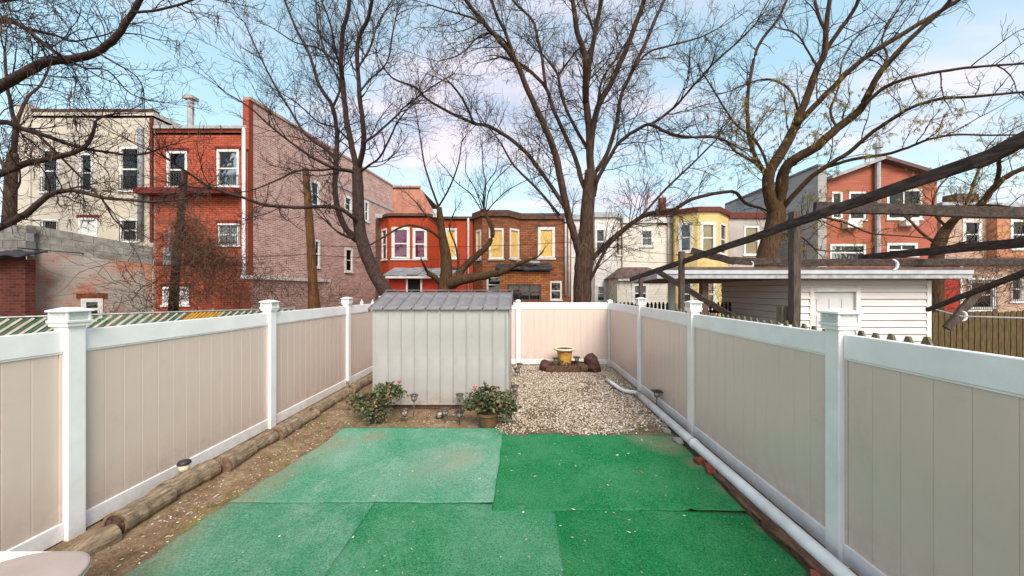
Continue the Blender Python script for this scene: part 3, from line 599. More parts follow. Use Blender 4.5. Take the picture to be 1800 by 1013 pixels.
a = gp(1077, 684, .05); MB().lathe(a, [(.05, 0), (.052, .01), (.03, .03), (.01, .033)], 14).build('lamp_cap_lid', M['black_plastic'], smooth=True, label='dark loose lamp cap lying on the gravel by the thin pipe', cat='lamp cap')

# ------------------------------------------------------------------ rose planters
def leaves_at(m, c, R_, n, size):
    for _ in range(n):
        u = U(-1, 1); th = U(0, 6.283); rr = R_[0] * (U(0.15, 1) ** 0.5); s_ = math.sqrt(1 - u * u)
        p = Vector((c[0] + rr * s_ * math.cos(th) * U(.8, 1.15), c[1] + rr * R_[1] / R_[0] * s_ * math.sin(th), c[2] + R_[2] * u * (rr / R_[0])))
        a = Vector((U(-1, 1), U(-1, 1), U(-.8, .5))).normalized(); b = a.cross(Vector((U(-1, 1), U(-1, 1), U(-1, 1)))).normalized(); nn = a.cross(b)
        L_ = size * U(.6, 1.25); W_ = L_ * U(.28, .4); cu = U(-.2, .35) * L_
        m.add([p, p + a * L_ * .45 + b * W_ + nn * cu * .3, p + a * L_ - nn * cu * .4, p + a * L_ * .45 - b * W_ + nn * cu * .3, p + a * L_ * .5 - nn * .15 * L_], [(0, 1, 4), (1, 2, 4), (2, 3, 4), (3, 0, 4)])
def planter(c, label, R_, nleaf, pot_r, pot_h, fl, zc, lobes):
    root = thing('rose_planter', label, 'potted plant', c)
    if pot_r: MB().lathe(c, [(pot_r * .72, 0), (pot_r * .95, pot_h * .85), (pot_r * 1.06, pot_h * .86), (pot_r * 1.06, pot_h), (pot_r * .9, pot_h), (pot_r * .88, pot_h * .85)], 22).build('pot', M['pot_brown'], root, smooth=False)
    m = MB()
    for (dx, dy, dz, k, s_) in lobes: leaves_at(m, (c.x + dx, c.y + dy, c.z + zc + dz), (R_[0] * s_, R_[1] * s_, R_[2] * s_), int(nleaf * k), .075)
    m.build('foliage', M['leaf'], root)
    m = MB()
    for _ in range(26):
        e = c + Vector((U(-R_[0], R_[0]), U(-R_[1], R_[1]), zc + U(-.1, R_[2]))); s0 = c + Vector((U(-.06, .06), U(-.06, .06), pot_h * .7)); md = s0.lerp(e, .5) + Vector((U(-.04, .04), U(-.04, .04), U(0, .08))); m.tube([s0, md, e], [.007, .005, .003], 5)
    m.build('stems', M['stem'], root)
    for (fx, fy, fd) in fl:
        p = at(fx, fy, fd); m = MB().tube([c + Vector((0, 0, pot_h)), (c + p) / 2 + Vector((0.03, 0, .1)), p], [.006, .005, .004], 5); st = m.build('flower_stem', M['stem'], root)
        m = MB()
        for k in range(9):
            th = k * 2.4; rr = .018 + .004 * k / 2; q = p + Vector((math.cos(th) * rr * .5, math.sin(th) * rr * .5, .02)); d_ = Vector((math.cos(th), math.sin(th), 1.5)).normalized(); b = d_.cross(Vector((0, 0, 1))).normalized()
            m.add([q - d_ * .03, q + b * .025, q + d_ * .04, q - b * .025, q + Vector((math.cos(th), math.sin(th), 0)) * .014], [(0, 1, 4), (1, 2, 4), (2, 3, 4), (3, 0, 4)])
        m.lathe(p + Vector((0, 0, -.01)), [(.004, 0), (.02, .02), (.022, .04), (.01, .06)], 8); m.build('rose_bloom', M['rose'], root)
    return root
planter(gp(660, 742), 'dark leafy rose bush with one red bud at the left shed corner', (.40, .3, .24), 900, .13, .2, [(702, 674, 5.9)], .36, [(-.2, 0, -.02, .35, .7), (.18, .05, .1, .4, .75), (.05, -.1, -.16, .25, .6), (.28, 0, .18, .15, .45)])
planter(gp(858, 752), 'brown pot with leafy rose bush and pink bloom beside the gravel', (.40, .3, .2), 900, .17, .25, [(835, 684, 5.6)], .42, [(-.15, 0, .0, .35, .75), (.15, 0, .02, .35, .75), (.3, -.05, -.1, .2, .5), (0, -.05, .16, .2, .55)])

# ------------------------------------------------------------------ urn bed at the back fence
c = Vector((1.17, 9.62, .04)); u_ = thing('garden_urn', 'yellow glazed urn with wide pale rim standing before the back fence', 'urn', c)
MB().lathe(c, [(.17, 0), (.19, .05), (.185, .2), (.20, .42), (.215, .5)], 26).build('urn_body', M['pot_yellow'], u_, smooth=True)
MB().lathe(c + Vector((0, 0, .501)), [(.22, 0), (.29, .03), (.30, .055), (.285, .075), (.24, .078), (.225, .05)], 30).build('urn_rim', M['pot_rim'], u_, smooth=True)
MB().lathe(c + Vector((0, 0, .552)), [(.228, 0), (.228, .004)], 26).build('soil', M['water'], u_)
MB().beam((.64, 9.22, .12), (1.50, 9.20, .12), .13, .17, n=5, jit=.008).build('timber_block', M['timber'], bevel=.012, label='squared old timber lying in front of the yellow urn', cat='timber')
def lump(name, c, S, mat, label, cat, seed, amp=.18, lean=(0, 0)):
    bm = bmesh.new(); bmesh.ops.create_icosphere(bm, subdivisions=3, radius=1); m = MB(); vs = []
    for v in bm.verts:
        k = 1 + amp * noise.fractal(v.co * 1.6 + Vector((seed, 0, 0)), 1, 2, 4); vs.append((c[0] + v.co.x * S[0] * k + lean[0] * v.co.z, c[1] + v.co.y * S[1] * k, c[2] + v.co.z * S[2] * k))
    m.add(vs, [tuple(v.index for v in f.verts) for f in bm.faces]); bm.free(); return m.build(name, mat, smooth=True, label=label, cat=cat)
lump('wood_stump', (1.86, 9.3, .23), (.21, .2, .29), M['boulder'], 'dark reddish stump standing at the right end of the urn bed', 'stump', 3, .2, (-.07, 0))
lump('garden_log', (.64, 9.42, .15), (.17, .2, .19), M['boulder'], 'rounded dark log at the left end of the urn bed', 'log', 9, .15)
MB().tube([(1.52, 9.3, .14), (1.62, 9.25, .15), (1.74, 9.2, .13)], [.12, .13, .11], 14).build('garden_log', M['timber'], label='short brown log between the timber and the dark stump', cat='log')
MB().tube([(.75, 9.55, .15), (1.2, 9.78, .15), (1.75, 9.55, .15)], [.1, .1, .1], 12).build('garden_log', M['boulder'], label='dark log lying behind the urn against the back fence', cat='log')
orn = thing('ornament_cluster', 'cluster of small coloured pebbles and figures in front of the urn', 'ornaments', (1.15, 9.34, .1))
for i in range(22):
    x = U(.86, 1.46); rr = U(.022, .05); MB().lathe((x, U(9.3, 9.42), .12 + U(0, .05)), [(rr * .5, 0), (rr, rr * .8), (rr * .9, rr * 1.3), (rr * .3, rr * 1.9)], 9).build('pebble', M['ornament'], orn, smooth=True)
m_ = MB(); leaves_at(m_, (1.05, 9.33, .25), (.2, .06, .08), 70, .06); m_.build('foliage', M['leaf'], orn)
lamp((.92, 9.5, .05), .36, 'dark solar light behind the timber, left of the urn', 'square', (0, 0), 1.2)
lamp((1.47, 9.42, .05), .40, 'dark solar light behind the timber, right of the urn', 'square', (0, 0), 1.2)
MB().beam((2.05, 9.5, .075), (2.3, 9.55, .075), .12, .03).build('flat_stone', M['cinder'], bevel=.01, label='flat grey stone on the gravel right of the dark stump', cat='stone')

# ------------------------------------------------------------------ drain pipes and edging on the right
pr = .062
big = thing('drain_pipe', 'thick white drain pipe running along the foot of the right fence', 'pipe', (2.32, 4.5, 0))
MB().tube([(2.345, .2, .12), (2.335, 2.5, .115), (2.33, 4.5, .115), (2.32, 6.9, .12)], pr, 20).build('pipe_body', M['pipe'], big, smooth=True)
MB().tube([(2.32, 6.86, .12), (2.32, 6.97, .12)], pr + .01, 20).build('coupling', M['galv'], big, smooth=True)
MB().tube([(2.33, 4.72, .115), (2.33, 4.8, .115)], pr + .006, 20).build('coupling', M['pipe'], big, smooth=True)
a, b = gp(1130, 707, .1), gp(1086, 681, .1)
pts = [Vector((2.32, 6.965, .12)), Vector((2.30, 7.12, .12)), Vector((2.2, 7.2, .115)), Vector((2.12, 7.27, .11)), Vector((2.06, 7.5, .11)), Vector((2.02, 7.9, .11)), Vector((1.98, 8.2, .11))]
MB().tube(pts, [.04] * 7, 16).build('drain_elbow', M['pipe'], smooth=True, label='thin white elbow pipe end lying on the gravel', cat='pipe')
for i, (y0, y1, dx, h) in enumerate([(.6, 2.3, 0, .09), (2.32, 3.2, .02, .1), (3.22, 4.05, -.01, .085)]):
    MB().beam((2.235 + dx, y0, h / 2 + .005), (2.24 - dx, y1, h / 2 + .005), .1, h, n=6, jit=.008).build('edging_timber', M['timber'], bevel=.012, label=['rotting edging timber between turf and pipe, nearest the camera', 'rotting edging timber between turf and pipe, middle length', 'rotting edging timber beside the loose red bricks'][i], cat='timber', group='edging timbers by the pipe')
for i, (y, dx, rz, lab) in enumerate([(4.18, 0, .3, 'tilted red brick at the end of the edging timber'), (4.40, .02, 1.35, 'red brick lying lengthwise along the turf edge by the pipe'), (2.55, -.08, .6, 'red brick half under the turf near the front right')]):
    dv_ = Vector((math.sin(rz), math.cos(rz), .1 * (i == 0))) * .1; c = Vector((2.235 + dx, y, .055)); MB().beam(c - dv_, c + dv_, .095, .065, n=2, jit=.004).build('loose_brick', M['red_brick'], bevel=.006, label=lab, cat='brick', group='loose bricks by the pipe')
for i, (x, y, s_) in enumerate([(2.22, 5.0, .07), (2.2, 5.35, .06), (2.2, 5.9, .06)]):
    lump('edge_stone', (x, y, .05), (s_, s_ * 1.3, s_ * .7), M['cinder'], ['grey stone at the turf corner by the pipe', 'small stone where the gravel meets the turf by the pipe', 'stone half buried in gravel beside the pipe'][i], 'stone', i * 5.0)

# ------------------------------------------------------------------ stitching artefact at the lower left, built as a lidded box
bx = thing('artefact_box', 'stitching artefact built as a taupe rounded lid with white rim, lower left corner', 'artefact', (-2.95, 1.6, 0))
def rrect(x0, y0, x1, y1, r, z0, z1):
    pts = []
    for cx, cy, a0 in ((x1 - r, y0 + r, -90), (x1 - r, y1 - r, 0), (x0 + r, y1 - r, 90), (x0 + r, y0 + r, 180)):
        for k in range(9): th = rad(a0 + k * 11.25); pts.append((cx + r * math.cos(th), cy + r * math.sin(th)))
    k = len(pts); return MB().add([(x, y, z) for z in (z0, z1) for x, y in pts], [tuple(range(k))[::-1], tuple(range(k, 2 * k))] + [(i, (i + 1) % k, k + (i + 1) % k, k + i) for i in range(k)])
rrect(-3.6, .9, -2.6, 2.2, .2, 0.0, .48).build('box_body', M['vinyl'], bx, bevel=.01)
rrect(-3.64, .88, -2.58, 2.25, .26, .481, .52).build('box_rim', M['vinyl'], bx, bevel=.008)
rrect(-3.2, .90, -2.53, 2.21, .26, .521, .55).build('box_lid', M['boxlid'], bx, bevel=.012)

# ------------------------------------------------------------------ weeds where the dirt and gravel meet the turf
m_ = MB()
for i in range(46):
    x, y = (U(-.3, 2.1), U(5.3, 5.5)) if i < 24 else ((U(-2.6, -.4), U(5.6, 6.0)) if i < 34 else (U(-3.45, -2.95), U(3, 6.2)))
    for k in range(random.randint(6, 16)):
        p = Vector((x + random.gauss(0, .025), y + random.gauss(0, .025), .02 if i >= 24 else .05)); d_ = Vector((U(-1, 1), U(-1, 1), U(.4, 1.4))).normalized(); b = d_.cross(Vector((U(-1, 1), U(-1, 1), .2))).normalized(); L_ = U(.02, .055)
        m_.add([p, p + d_ * L_ * .5 + b * .006, p + d_ * L_ + Vector((0, 0, -.006)), p + d_ * L_ * .5 - b * .006], [(0, 1, 2, 3)])
m_.build('weeds', M['weed'], label='tiny green weeds along the edge of turf and gravel', cat='weeds', kind='stuff')

# ------------------------------------------------------------------ litter on turf and dirt
n = 2100; P = []; S = []
for i in range(n):
    if i < 260: x, y, z = U(-2.9, 2.1), U(1.9, 5.2), .046
    elif i < 1500: x = U(-3.5, -2.8); y = U(2.3, 6.4); z = dirt_z(x, y) + .004
    else: x, y = U(-2.9, -.3), U(5.5, 6.4); z = dirt_z(x, y) + .004
    P.append((x, y, z)); s_ = U(.003, .009) * (1.9 if R() < .07 else 1); S.append((s_ * U(.8, 3.2), s_ * U(.5, 1), s_ * .35))
V, Fc = blobs(np.array(P), np.array(S), rng.uniform(0, 6.28, n))
o = bpy.data.objects.new('leaf_litter', np_mesh('leaf_litter', V, Fc, M['litter'])); COL.objects.link(o); tag(o, 'scattered wood chips and dry leaf bits on turf and dirt', 'litter', None, 'stuff')

# ------------------------------------------------------------------ buildings
def V2(px, D): return Vector(((px - CX) * D / F, D))
def zpx(py, D): return H - (py - CY) * D / F
def hole(A, B, px0, py0, px1, py1):
    A = Vector(A); B = Vector(B); d = B - A; Ln = d.length
    def hit(px):
        k = (px - CX) / F; den = d.x - k * d.y; t = (k * A.y - A.x) / den; return t * Ln, A.y + d.y * t
    u0, y0 = hit(px0); u1, y1 = hit(px1); ym = (y0 + y1) / 2
    return (min(u0, u1), max(u0, u1), zpx(py1, ym), zpx(py0, ym))
def wall(root, A, B, z0, z1, mat, holes=(), name='wall', depth=.16, thick=True):
    A = Vector(A); B = Vector(B); Ln = (B - A).length; d = (B - A) / Ln; nrm = Vector((d.y, -d.x))
    zt = (lambda u: z1) if isinstance(z1, (int, float)) else (lambda u: z1[0] + (z1[1] - z1[0]) * u / Ln)
    us = sorted({0.0, Ln} | {h[0] for h in holes} | {h[1] for h in holes}); vs = sorted({z0} | {h[2] for h in holes} | {h[3] for h in holes}); top = len(vs)
    m = MB()
    def P(u, z, k=0.0): q = A + d * u - nrm * k; return (q.x, q.y, z)
    for i in range(len(us) - 1):
        for j in range(top):
            ua, ub = us[i], us[i + 1]; va = vs[j]; um = (ua + ub) / 2
            if j < top - 1:
                vb = vs[j + 1]; vm = (va + vb) / 2
                if any(h[0] < um < h[1] and h[2] < vm < h[3] for h in holes): continue
                za, zb = vb, vb
            else: za, zb = zt(ua), zt(ub)
            m.add([P(ua, va), P(ub, va), P(ub, zb), P(ua, za)], [(0, 1, 2, 3)], [(ua, va), (ub, va), (ub, zb), (ua, za)])
    for (a, b, c, e) in holes:
        for (p, q) in (((a, c), (b, c)), ((b, c), (b, e)), ((b, e), (a, e)), ((a, e), (a, c))):
            m.add([P(*p), P(*q), P(*q, depth), P(*p, depth)], [(0, 3, 2, 1)], [p, q, (q[0] + .05, q[1] + depth), (p[0] + .05, p[1] + depth)])
    return m.build(name, mat, root)
def frame(root, A, B):
    A = Vector(A); B = Vector(B); d = (B - A).normalized(); nrm = Vector((d.y, -d.x))
    def bx(m, u0, u1, v0, v1, k0, k1):          # k: depth behind the wall face (negative stands proud)
        vs = []
        for z in (v0, v1):
            for k in (k0, k1):
                for u in (u0, u1): q = A + d * u - nrm * k; vs.append((q.x, q.y, z))
        m.add(vs, [(0, 2, 3, 1), (4, 5, 7, 6), (0, 1, 5, 4), (2, 6, 7, 3), (0, 4, 6, 2), (1, 3, 7, 5)]); return m
    return bx
def window(root, A, B, h, style='glass', casing=.09, trim=None, bars=False, sill=True, lintel=None, mull=0):
    bx = frame(root, A, B); u0, u1, v0, v1 = h; tm = trim or M['trim']; c = min(casing, (u1 - u0) * .22)
    m = MB(); bx(m, u0 - .015, u0 + c, v0, v1, -.03, .08); bx(m, u1 - c, u1 + .015, v0, v1, -.03, .08); bx(m, u0 - .015, u1 + .015, v1 - c + .001, v1 + .02, -.035, .08); bx(m, u0 + c, u1 - c, v0, v0 + c * .7, -.025, .08)
    w_ = m.build('window', tm, root)
    if sill: bx(MB(), u0 - .08, u1 + .08, v0 - .09, v0 - .002, -.07, .05).build('sill', tm, w_)
    if lintel: bx(MB(), u0 - .1, u1 + .1, v1 + .022, v1 + .17, -.03, .05).build('lintel', lintel, w_)
    a, b, e, f = u0 + c, u1 - c, v0 + c * .7, v1 - c
    if style == 'board': bx(MB(), a, b, e, f, .03, .05).build('plywood_board', M['board'], w_); return w_
    if style == 'whiteboard': bx(MB(), a, b, e, f, .03, .05).build('plywood_board', M['blind'], w_); return w_
    mid = (e + f) / 2; s_ = .035
    m = MB(); bx(m, a, b, mid - s_, mid + s_, .02, .06)
    for k in range(mull): uu = a + (b - a) * (k + 1) / (mull + 1); bx(m, uu - .03, uu + .03, e, f, .015, .065)
    m.build('sash', tm, w_)
    bx(MB(), a, b, e, mid - s_, .045, .05).build('pane', M['glass'], w_); bx(MB(), a, b, mid + s_, f, .045, .05).build('pane', M['glass'], w_)
    bm_ = {'blind': M['blind'], 'pink': M['pink'], 'gold': M['gold']}.get(style)
    lo = e if style in ('pink', 'gold') else e + (f - e) * U(0, .5)
    if bm_: bx(MB(), a, b, lo, f, .085, .095).build('curtain_or_reflection', bm_, w_)  # the gold style is a panel with the window reflection in its colour
    bx(MB(), u0, u1, v0, v1, .165, .19).build('room', M['room'], w_)
    if bars:
        m = MB(); k = int((u1 - u0) / .11)
        for i in range(k + 1): uu = u0 + (u1 - u0) * i / k; bx(m, uu - .008, uu + .008, v0, v0 + (v1 - v0) * bars, -.06, -.044)
        bx(m, u0, u1, v0 + .02, v0 + .04, -.07, -.055); bx(m, u0, u1, v0 + (v1 - v0) * bars - .03, v0 + (v1 - v0) * bars - .01, -.07, -.055); m.build('bars', M['black_plastic'], w_)
    return w_
def roofpoly(root, pts, z, mat, name='roof', th=.12):
    k = len(pts); zf = z if callable(z) else (lambda p: z)
    MB().add([(p[0], p[1], zf(p)) for p in pts] + [(p[0], p[1], zf(p) - th) for p in pts], [tuple(range(k)), tuple(range(2 * k - 1, k - 1, -1))] + [(i, k + i, k + (i + 1) % k, (i + 1) % k) for i in range(k)]).build(name, mat, root)
def strip(root, A, B, z0, z1, proud, mat, name, inn=.1, ext=0.0):
    A = Vector(A); B = Vector(B); d = (B - A).normalized(); A = A - d * ext; B = B + d * ext
    return frame(root, A, B)(MB(), 0, (B - A).length, z0, z1, -proud, inn).build(name, mat, root)
def spout(root, px, py0, py1, D, mat, w=.1, kick=True):
    a = at(px, py0, D - .09); b = at(px, py1, D - .09); pts = [a + Vector((0, .06, .1)), a, b] + ([b + Vector((-.06, -.1, -.12)), b + Vector((-.1, -.35, -.2))] if kick else [])
    return MB().tube(pts, w / 2, 8).build('downspout', mat, root, smooth=True)

# ---- cream building, red building, long brick building (left)
D0 = 17.0
cA, cB = V2(35, D0), V2(269.5, D0); zc = zpx(196, D0)
cr_ = thing('cream_building', 'three storey cream stucco building at the far left behind the block wall', 'building', ((cA.x + cB.x) / 2, D0 + 4, 0))
hs = [hole(cA, cB, *r) for r in ((73, 263, 104, 337), (140, 270, 164, 336), (211, 259, 246, 335), (74, 386, 104, 425), (139, 384, 171, 420), (212, 385, 243, 424))]
wall(cr_, cA, cB, -.06, zc, M['creamwall'], hs)
for i, h in enumerate(hs): window(cr_, cA, cB, h, ['glass', 'glass', 'blind', 'glass', 'whiteboard', 'glass'][i], bars=[.35, .5, .35, .9, 0, .9][i], lintel=M['creamwall'] if i != 4 else M['redledge'])
wall(cr_, cA + Vector((0, 9)), cA, -.06, zc, M['creamwall']); wall(cr_, cB, cB + Vector((0, 9)), -.06, zc, M['creamwall'])
roofpoly(cr_, [cA, cB, cB + Vector((0, 9)), cA + Vector((0, 9))], zc - .2, M['flatroof'])
strip(cr_, cA, cB, zc, zc + .1, .05, M['brown_cornice'], 'coping', .3); strip(cr_, cA - Vector((.1, 0)), cA + Vector((.6, 0)), zc - 6, zc + .32, .07, M['creamwall'], 'pilaster', .3)
strip(cr_, cB - Vector((.12, 0)), cB + Vector((.0, 0)), zc - 6.3, zc - .3, .06, M['redledge'], 'edge_trim', .02)
spout(cr_, 247, 228, 420, D0, M['greyspout'], .22, False)
rA, rB = V2(270, D0 + .1), V2(436, D0 + .1); zr = zpx(226, D0)
rd = thing('red_building', 'red painted brick building with white downspout between cream and long brick walls', 'building', ((rA.x + rB.x) / 2, D0 + 4, 0))
hs = [hole(rA, rB, *r) for r in ((294, 267, 329, 329), (382, 264, 420, 327), (384, 394, 421, 431), (287, 505, 300, 536), (312, 505, 332, 536))]
wall(rd, rA, rB, -.06, zr, M['redwall'], hs)
for i, h in enumerate(hs): window(rd, rA, rB, h, ['blind', 'blind', 'blind', 'whiteboard', 'whiteboard'][i], bars=[.4, .3, .95, 0, 0][i], lintel=M['redledge'])
wall(rd, rA + Vector((0, 9)), rA, -.06, zr, M['redwall']); roofpoly(rd, [rA, rB, rB + Vector((0, 9)), rA + Vector((0, 9))], zr - .15, M['flatroof'])
strip(rd, rA, rB, zr, zr + .14, .12, M['greytrim'], 'gutter', .1); strip(rd, rA + Vector((-.4, 0)), rB - Vector((.25, 0)), zpx(344, D0), zpx(334, D0), .55, M['redledge'], 'ledge', 0)
strip(rd, rA, rB, zpx(466, D0), zpx(460, D0), .06, M['redledge'], 'band', 0)
spout(rd, 428.5, 228, 488, D0 + .1, M['spout'], .17)
c = at(335, 205, D0 + 2); MB().tube([c - Vector((0, 0, 1.2)), c + Vector((0, 0, .9))], .15, 10).build('vent_stack', M['greytrim'], rd); MB().box(c.x - .28, c.y - .2, c.z + .9, c.x + .28, c.y + .2, c.z + 1.05).build('vent_cap', M['tanbrick'], rd)
a = at(275, 205, D0 + 1.5); MB().add([(a.x, a.y, zr - .1), (a.x + 1.4, a.y, zr - .1), (a.x, a.y, zr + .8), (a.x, a.y + 3, zr - .1), (a.x + 1.4, a.y + 3, zr - .1), (a.x, a.y + 3, zr + .8)], [(0, 1, 2), (5, 4, 3), (0, 2, 5, 3), (1, 4, 5, 2)]).build('roof_bulkhead', M['redledge'], rd)
bA, bB = V2(437, D0), V2(690, 31.2); zb = zpx(175, D0)
lb = thing('long_brick_building', 'long mauve brick side wall receding beside the red building', 'building', ((bA.x + bB.x) / 2 - 3, 24, 0))
hs = [hole(bA, bB, *r) for r in ((545, 318, 562, 363), (605, 345, 618, 372), (640, 354, 648, 389), (552, 422, 562, 470), (606, 436, 620, 478))]
wall(lb, bA, bB, -.06, zb, M['longbrick'], hs)
for i, h in enumerate(hs): window(lb, bA, bB, h, 'glass' if i != 1 else 'blind', casing=.16, lintel=M['farbrick'])
perp = Vector((-9, .6)); roofpoly(lb, [bA + Vector((-.3, .3)), bB, bB + perp, bA + perp], zr - .6, M['flatroof']); wall(lb, bB, bB + perp, -.06, zr, M['longbrick']); wall(lb, bB + Vector((-.32, 0)), bA + Vector((-.32, .05)), zr - 1, zb, M['longbrick'], name='parapet_back'); wall(lb, bA + Vector((-.32, .04)), bA, zr - 1, zb, M['redwall'], name='parapet_end')
strip(lb, bA, bA.lerp(bB, .016), -.05, zb + .002, .02, M['redwall'], 'painted_edge', 0)
strip(lb, bA, bB, zb, zb + .14, .06, M['farbrick'], 'coping', .3); strip(lb, bA.lerp(bB, .38), bB, zpx(330, 24), zpx(326, 24), .06, M['greytrim'], 'band', 0)
e0, e1 = V2(441, 16.4), V2(655, 29.5)
lx_ = thing('brick_lean_to', 'low brick lean-to with white coping along the long brick wall', 'lean-to', ((e0.x + e1.x) / 2, 22, 0))
wall(lx_, e0, e1, -.06, 2.72, M['longbrick']); strip(lx_, e0, e1, 2.722, 2.9, .1, M['trim'], 'coping', .5); wall(lx_, e0 + Vector((-.9, .1)), e0, -.06, 2.72, M['redwall'])
fA, fB = V2(690, 33), V2(738, 33); fC = V2(768, 33); zf_ = zpx(329, 33)
fb = thing('far_brick_building', 'salmon brick building end with sloping parapet behind the orange house', 'building', (fA.x + 2, 36, 0))
wall(fb, fA, fB, -.06, zf_, M['farbrick']); wall(fb, fB, fC, -.06, (zf_, zpx(381, 33)), M['farbrick'], name='sloped_wall'); wall(fb, fC, fC + Vector((.3, 8)), -.06, zpx(381, 33), M['farbrick'])
roofpoly(fb, [fA, fB, fB + Vector((0, 8)), fA + Vector((0, 8))], zf_ - .1, M['flatroof']); strip(fb, fA, fB, zf_, zf_ + .12, .05, M['farbrick'], 'coping', .3)

# ---- the row of houses across the back
DR = 22.0
def row(name, label, pts, ztop, mat, wins, z0=-.06, back=9, cornice=None, roof=None):
    """pts: facade corners (px, D) left to right; wins: (edge index, px rect, style)"""
    P = [V2(*p) for p in pts]; root = thing(name, label, 'house', ((P[0].x + P[-1].x) / 2, P[0].y + 4, 0))
    for i in range(len(P) - 1):
        hh = [(hole(P[i], P[i + 1], *r), st, kw) for (k, r, st, kw) in wins if k == i]
        wall(root, P[i], P[i + 1], z0, ztop, mat, [h for h, _, _ in hh])
        for h, st, kw in hh: window(root, P[i], P[i + 1], h, st, **kw)
        if cornice: strip(root, P[i], P[i + 1], ztop - cornice[1], ztop + .06, .12, cornice[0], 'cornice', .25, ext=.04)
    bk = [Vector((P[-1].x, P[-1].y + back)), Vector((P[0].x, P[-1].y + back))]
    wall(root, P[-1], bk[0], z0, ztop, mat); wall(root, bk[1], P[0], z0, ztop, mat); roofpoly(root, P + bk, ztop - .05, roof or M['flatroof']); return root
def Wn(i, r, st='glass', **kw): return (i, r, st, kw)
og = row('orange_house', 'bright orange house with pink curtained bay windows', [(668, 22), (683, 21.1), (752, 21.1), (772, 22), (832, 22)], zpx(383, 22), M['orangewall'],
    [Wn(0, (671.5, 403, 680, 456), 'blind'), Wn(1, (689, 400, 720, 455), 'pink', casing=.16), Wn(1, (726, 402, 750, 455), 'pink', casing=.14), Wn(3, (783, 402, 803, 455), 'board', casing=.12)], cornice=(M['brown_cornice'], .1))
strip(og, V2(661, 21.6), V2(774, 21.4), zpx(383, 21.5), zpx(376, 21.5), .1, M['greytrim'], 'gutter', .3); spout(og, 823, 385, 520, 22, M['spout'], .14, False)
for px0, px1 in ((660, 668),): strip(og, V2(px0, 22.1), V2(px1, 22.0), -.06, zpx(384, 22), 0, M['brownbrick'], 'brick_edge', .2)
eA, eB = V2(684, 19.6), V2(790, 19.6); ext = thing('red_extension', 'low red rear extension under a ragged grey roof below the orange house', 'extension', ((eA.x + eB.x) / 2, 20.5, 0))
h = hole(eA, eB, 717, 491, 739, 560); wall(ext, eA, eB, -.06, zpx(486, 19.6), M['redpaint'], [h]); frame(ext, eA, eB)(MB(), h[0], h[1], h[2], h[3], .1, .14).build('door', M['dark'], ext)
bxf = frame(ext, eA, eB); dm = MB(); bxf(dm, h[0] - .1, h[0], h[2], h[3], -.03, .03); bxf(dm, h[1], h[1] + .1, h[2], h[3], -.03, .03); dm.build('door_frame', M['trim'], ext)
wall(ext, eB, eB + Vector((0, 2)), -.06, zpx(486, 19.6), M['redpaint']); wall(ext, eA + Vector((0, 1.6)), eA, -.06, zpx(486, 19.6), M['redpaint'])
zq = zpx(486, 19.6); nS = 6; xa, xb = eA.x - .2, eB.x + .15
for k in range(nS):
    u0, u1 = xa + (xb - xa) * k / nS, xa + (xb - xa) * (k + 1) / nS + .04; dz = U(-.03, .05)
    MB().add([(u0, 19.3, zq + dz), (u1, 19.3 + U(-.1, .1), zq + dz - .02), (u1, 21.0, zq + .5 + dz), (u0, 21.0, zq + .5 + dz), (u0, 19.3, zq + dz + .06), (u1, 19.3, zq + dz + .05), (u1, 21.0, zq + .56 + dz), (u0, 21.0, zq + .56 + dz)],
             [(3, 2, 1, 0), (4, 5, 6, 7), (0, 1, 5, 4), (1, 2, 6, 5), (2, 3, 7, 6), (3, 0, 4, 7)]).build('roof_sheet', M['greyroof'], ext)
strip(ext, V2(681, 19.55), V2(793, 19.55), zq - .12, zq + .0, .28, M['trim'], 'eave_board', 0)
bn = row('brown_brick_house', 'brown brick house with boarded yellow windows and a bay', [(833, 21.9), (848, 21.0), (892, 21.0), (915, 21.9), (1003, 21.9)], zpx(378, 22), M['brownbrick'],
    [Wn(0, (837.5, 405, 845.5, 456), 'board'), Wn(1, (860, 402, 885, 455), 'board', casing=.1), Wn(2, (896, 403, 912, 455), 'board', casing=.1), Wn(4 - 1, (946, 400, 975, 454), 'board', casing=.16),
     Wn(1, (856, 487, 881, 514), 'glass'), Wn(3, (967, 495, 987, 527), 'glass')], cornice=(M['brown_cornice'], .3))
spout(bn, 994, 384, 520, 21.9, M['spout'], .14, False)
eA, eB = V2(879, 19.4), V2(967, 19.4); ex2 = thing('brick_extension', 'square brown brick rear extension with black tarp on top', 'extension', ((eA.x + eB.x) / 2, 20.4, 0)); zt_ = zpx(474, 19.4)
h = hole(eA, eB, 892, 500, 951, 528); wall(ex2, eA, eB, -.06, zt_, M['extbrick'], [h]); window(ex2, eA, eB, h, 'glass', trim=M['soffit'], mull=2, sill=False)
wall(ex2, eB, eB + Vector((0, 1.6)), -.06, zt_, M['extbrick']); wall(ex2, eA + Vector((0, 1.6)), eA, -.06, zt_, M['extbrick']); roofpoly(ex2, [eA, eB, eB + Vector((0, 2)), eA + Vector((0, 2))], zt_ + .0, M['flatroof'])
m = sheet(eA.x - .25, eB.x + .1, 19.15, 21.2, 26, 16, lambda x, y: zt_ + .12 + .25 * (y - 19.15) / 2 + .22 * abs(nz(x, y, 1.4, 6)) - (.25 if y < 19.25 else 0)); tp = m.build('roof_tarp', M['tarp'], ex2, smooth=True); sm = tp.modifiers.new('solid', 'SOLIDIFY'); sm.thickness = .03
m = sheet(eA.x + .9, eA.x + 2.2, 19.3, 20.0, 8, 5, lambda x, y: zt_ + .42 + .12 * nz(x, y, 2, 3) + .12 * (y - 19.3)); tp = m.build('plastic_sheet', M['greytrim'], ex2, smooth=True); sm = tp.modifiers.new('solid', 'SOLIDIFY'); sm.thickness = .02
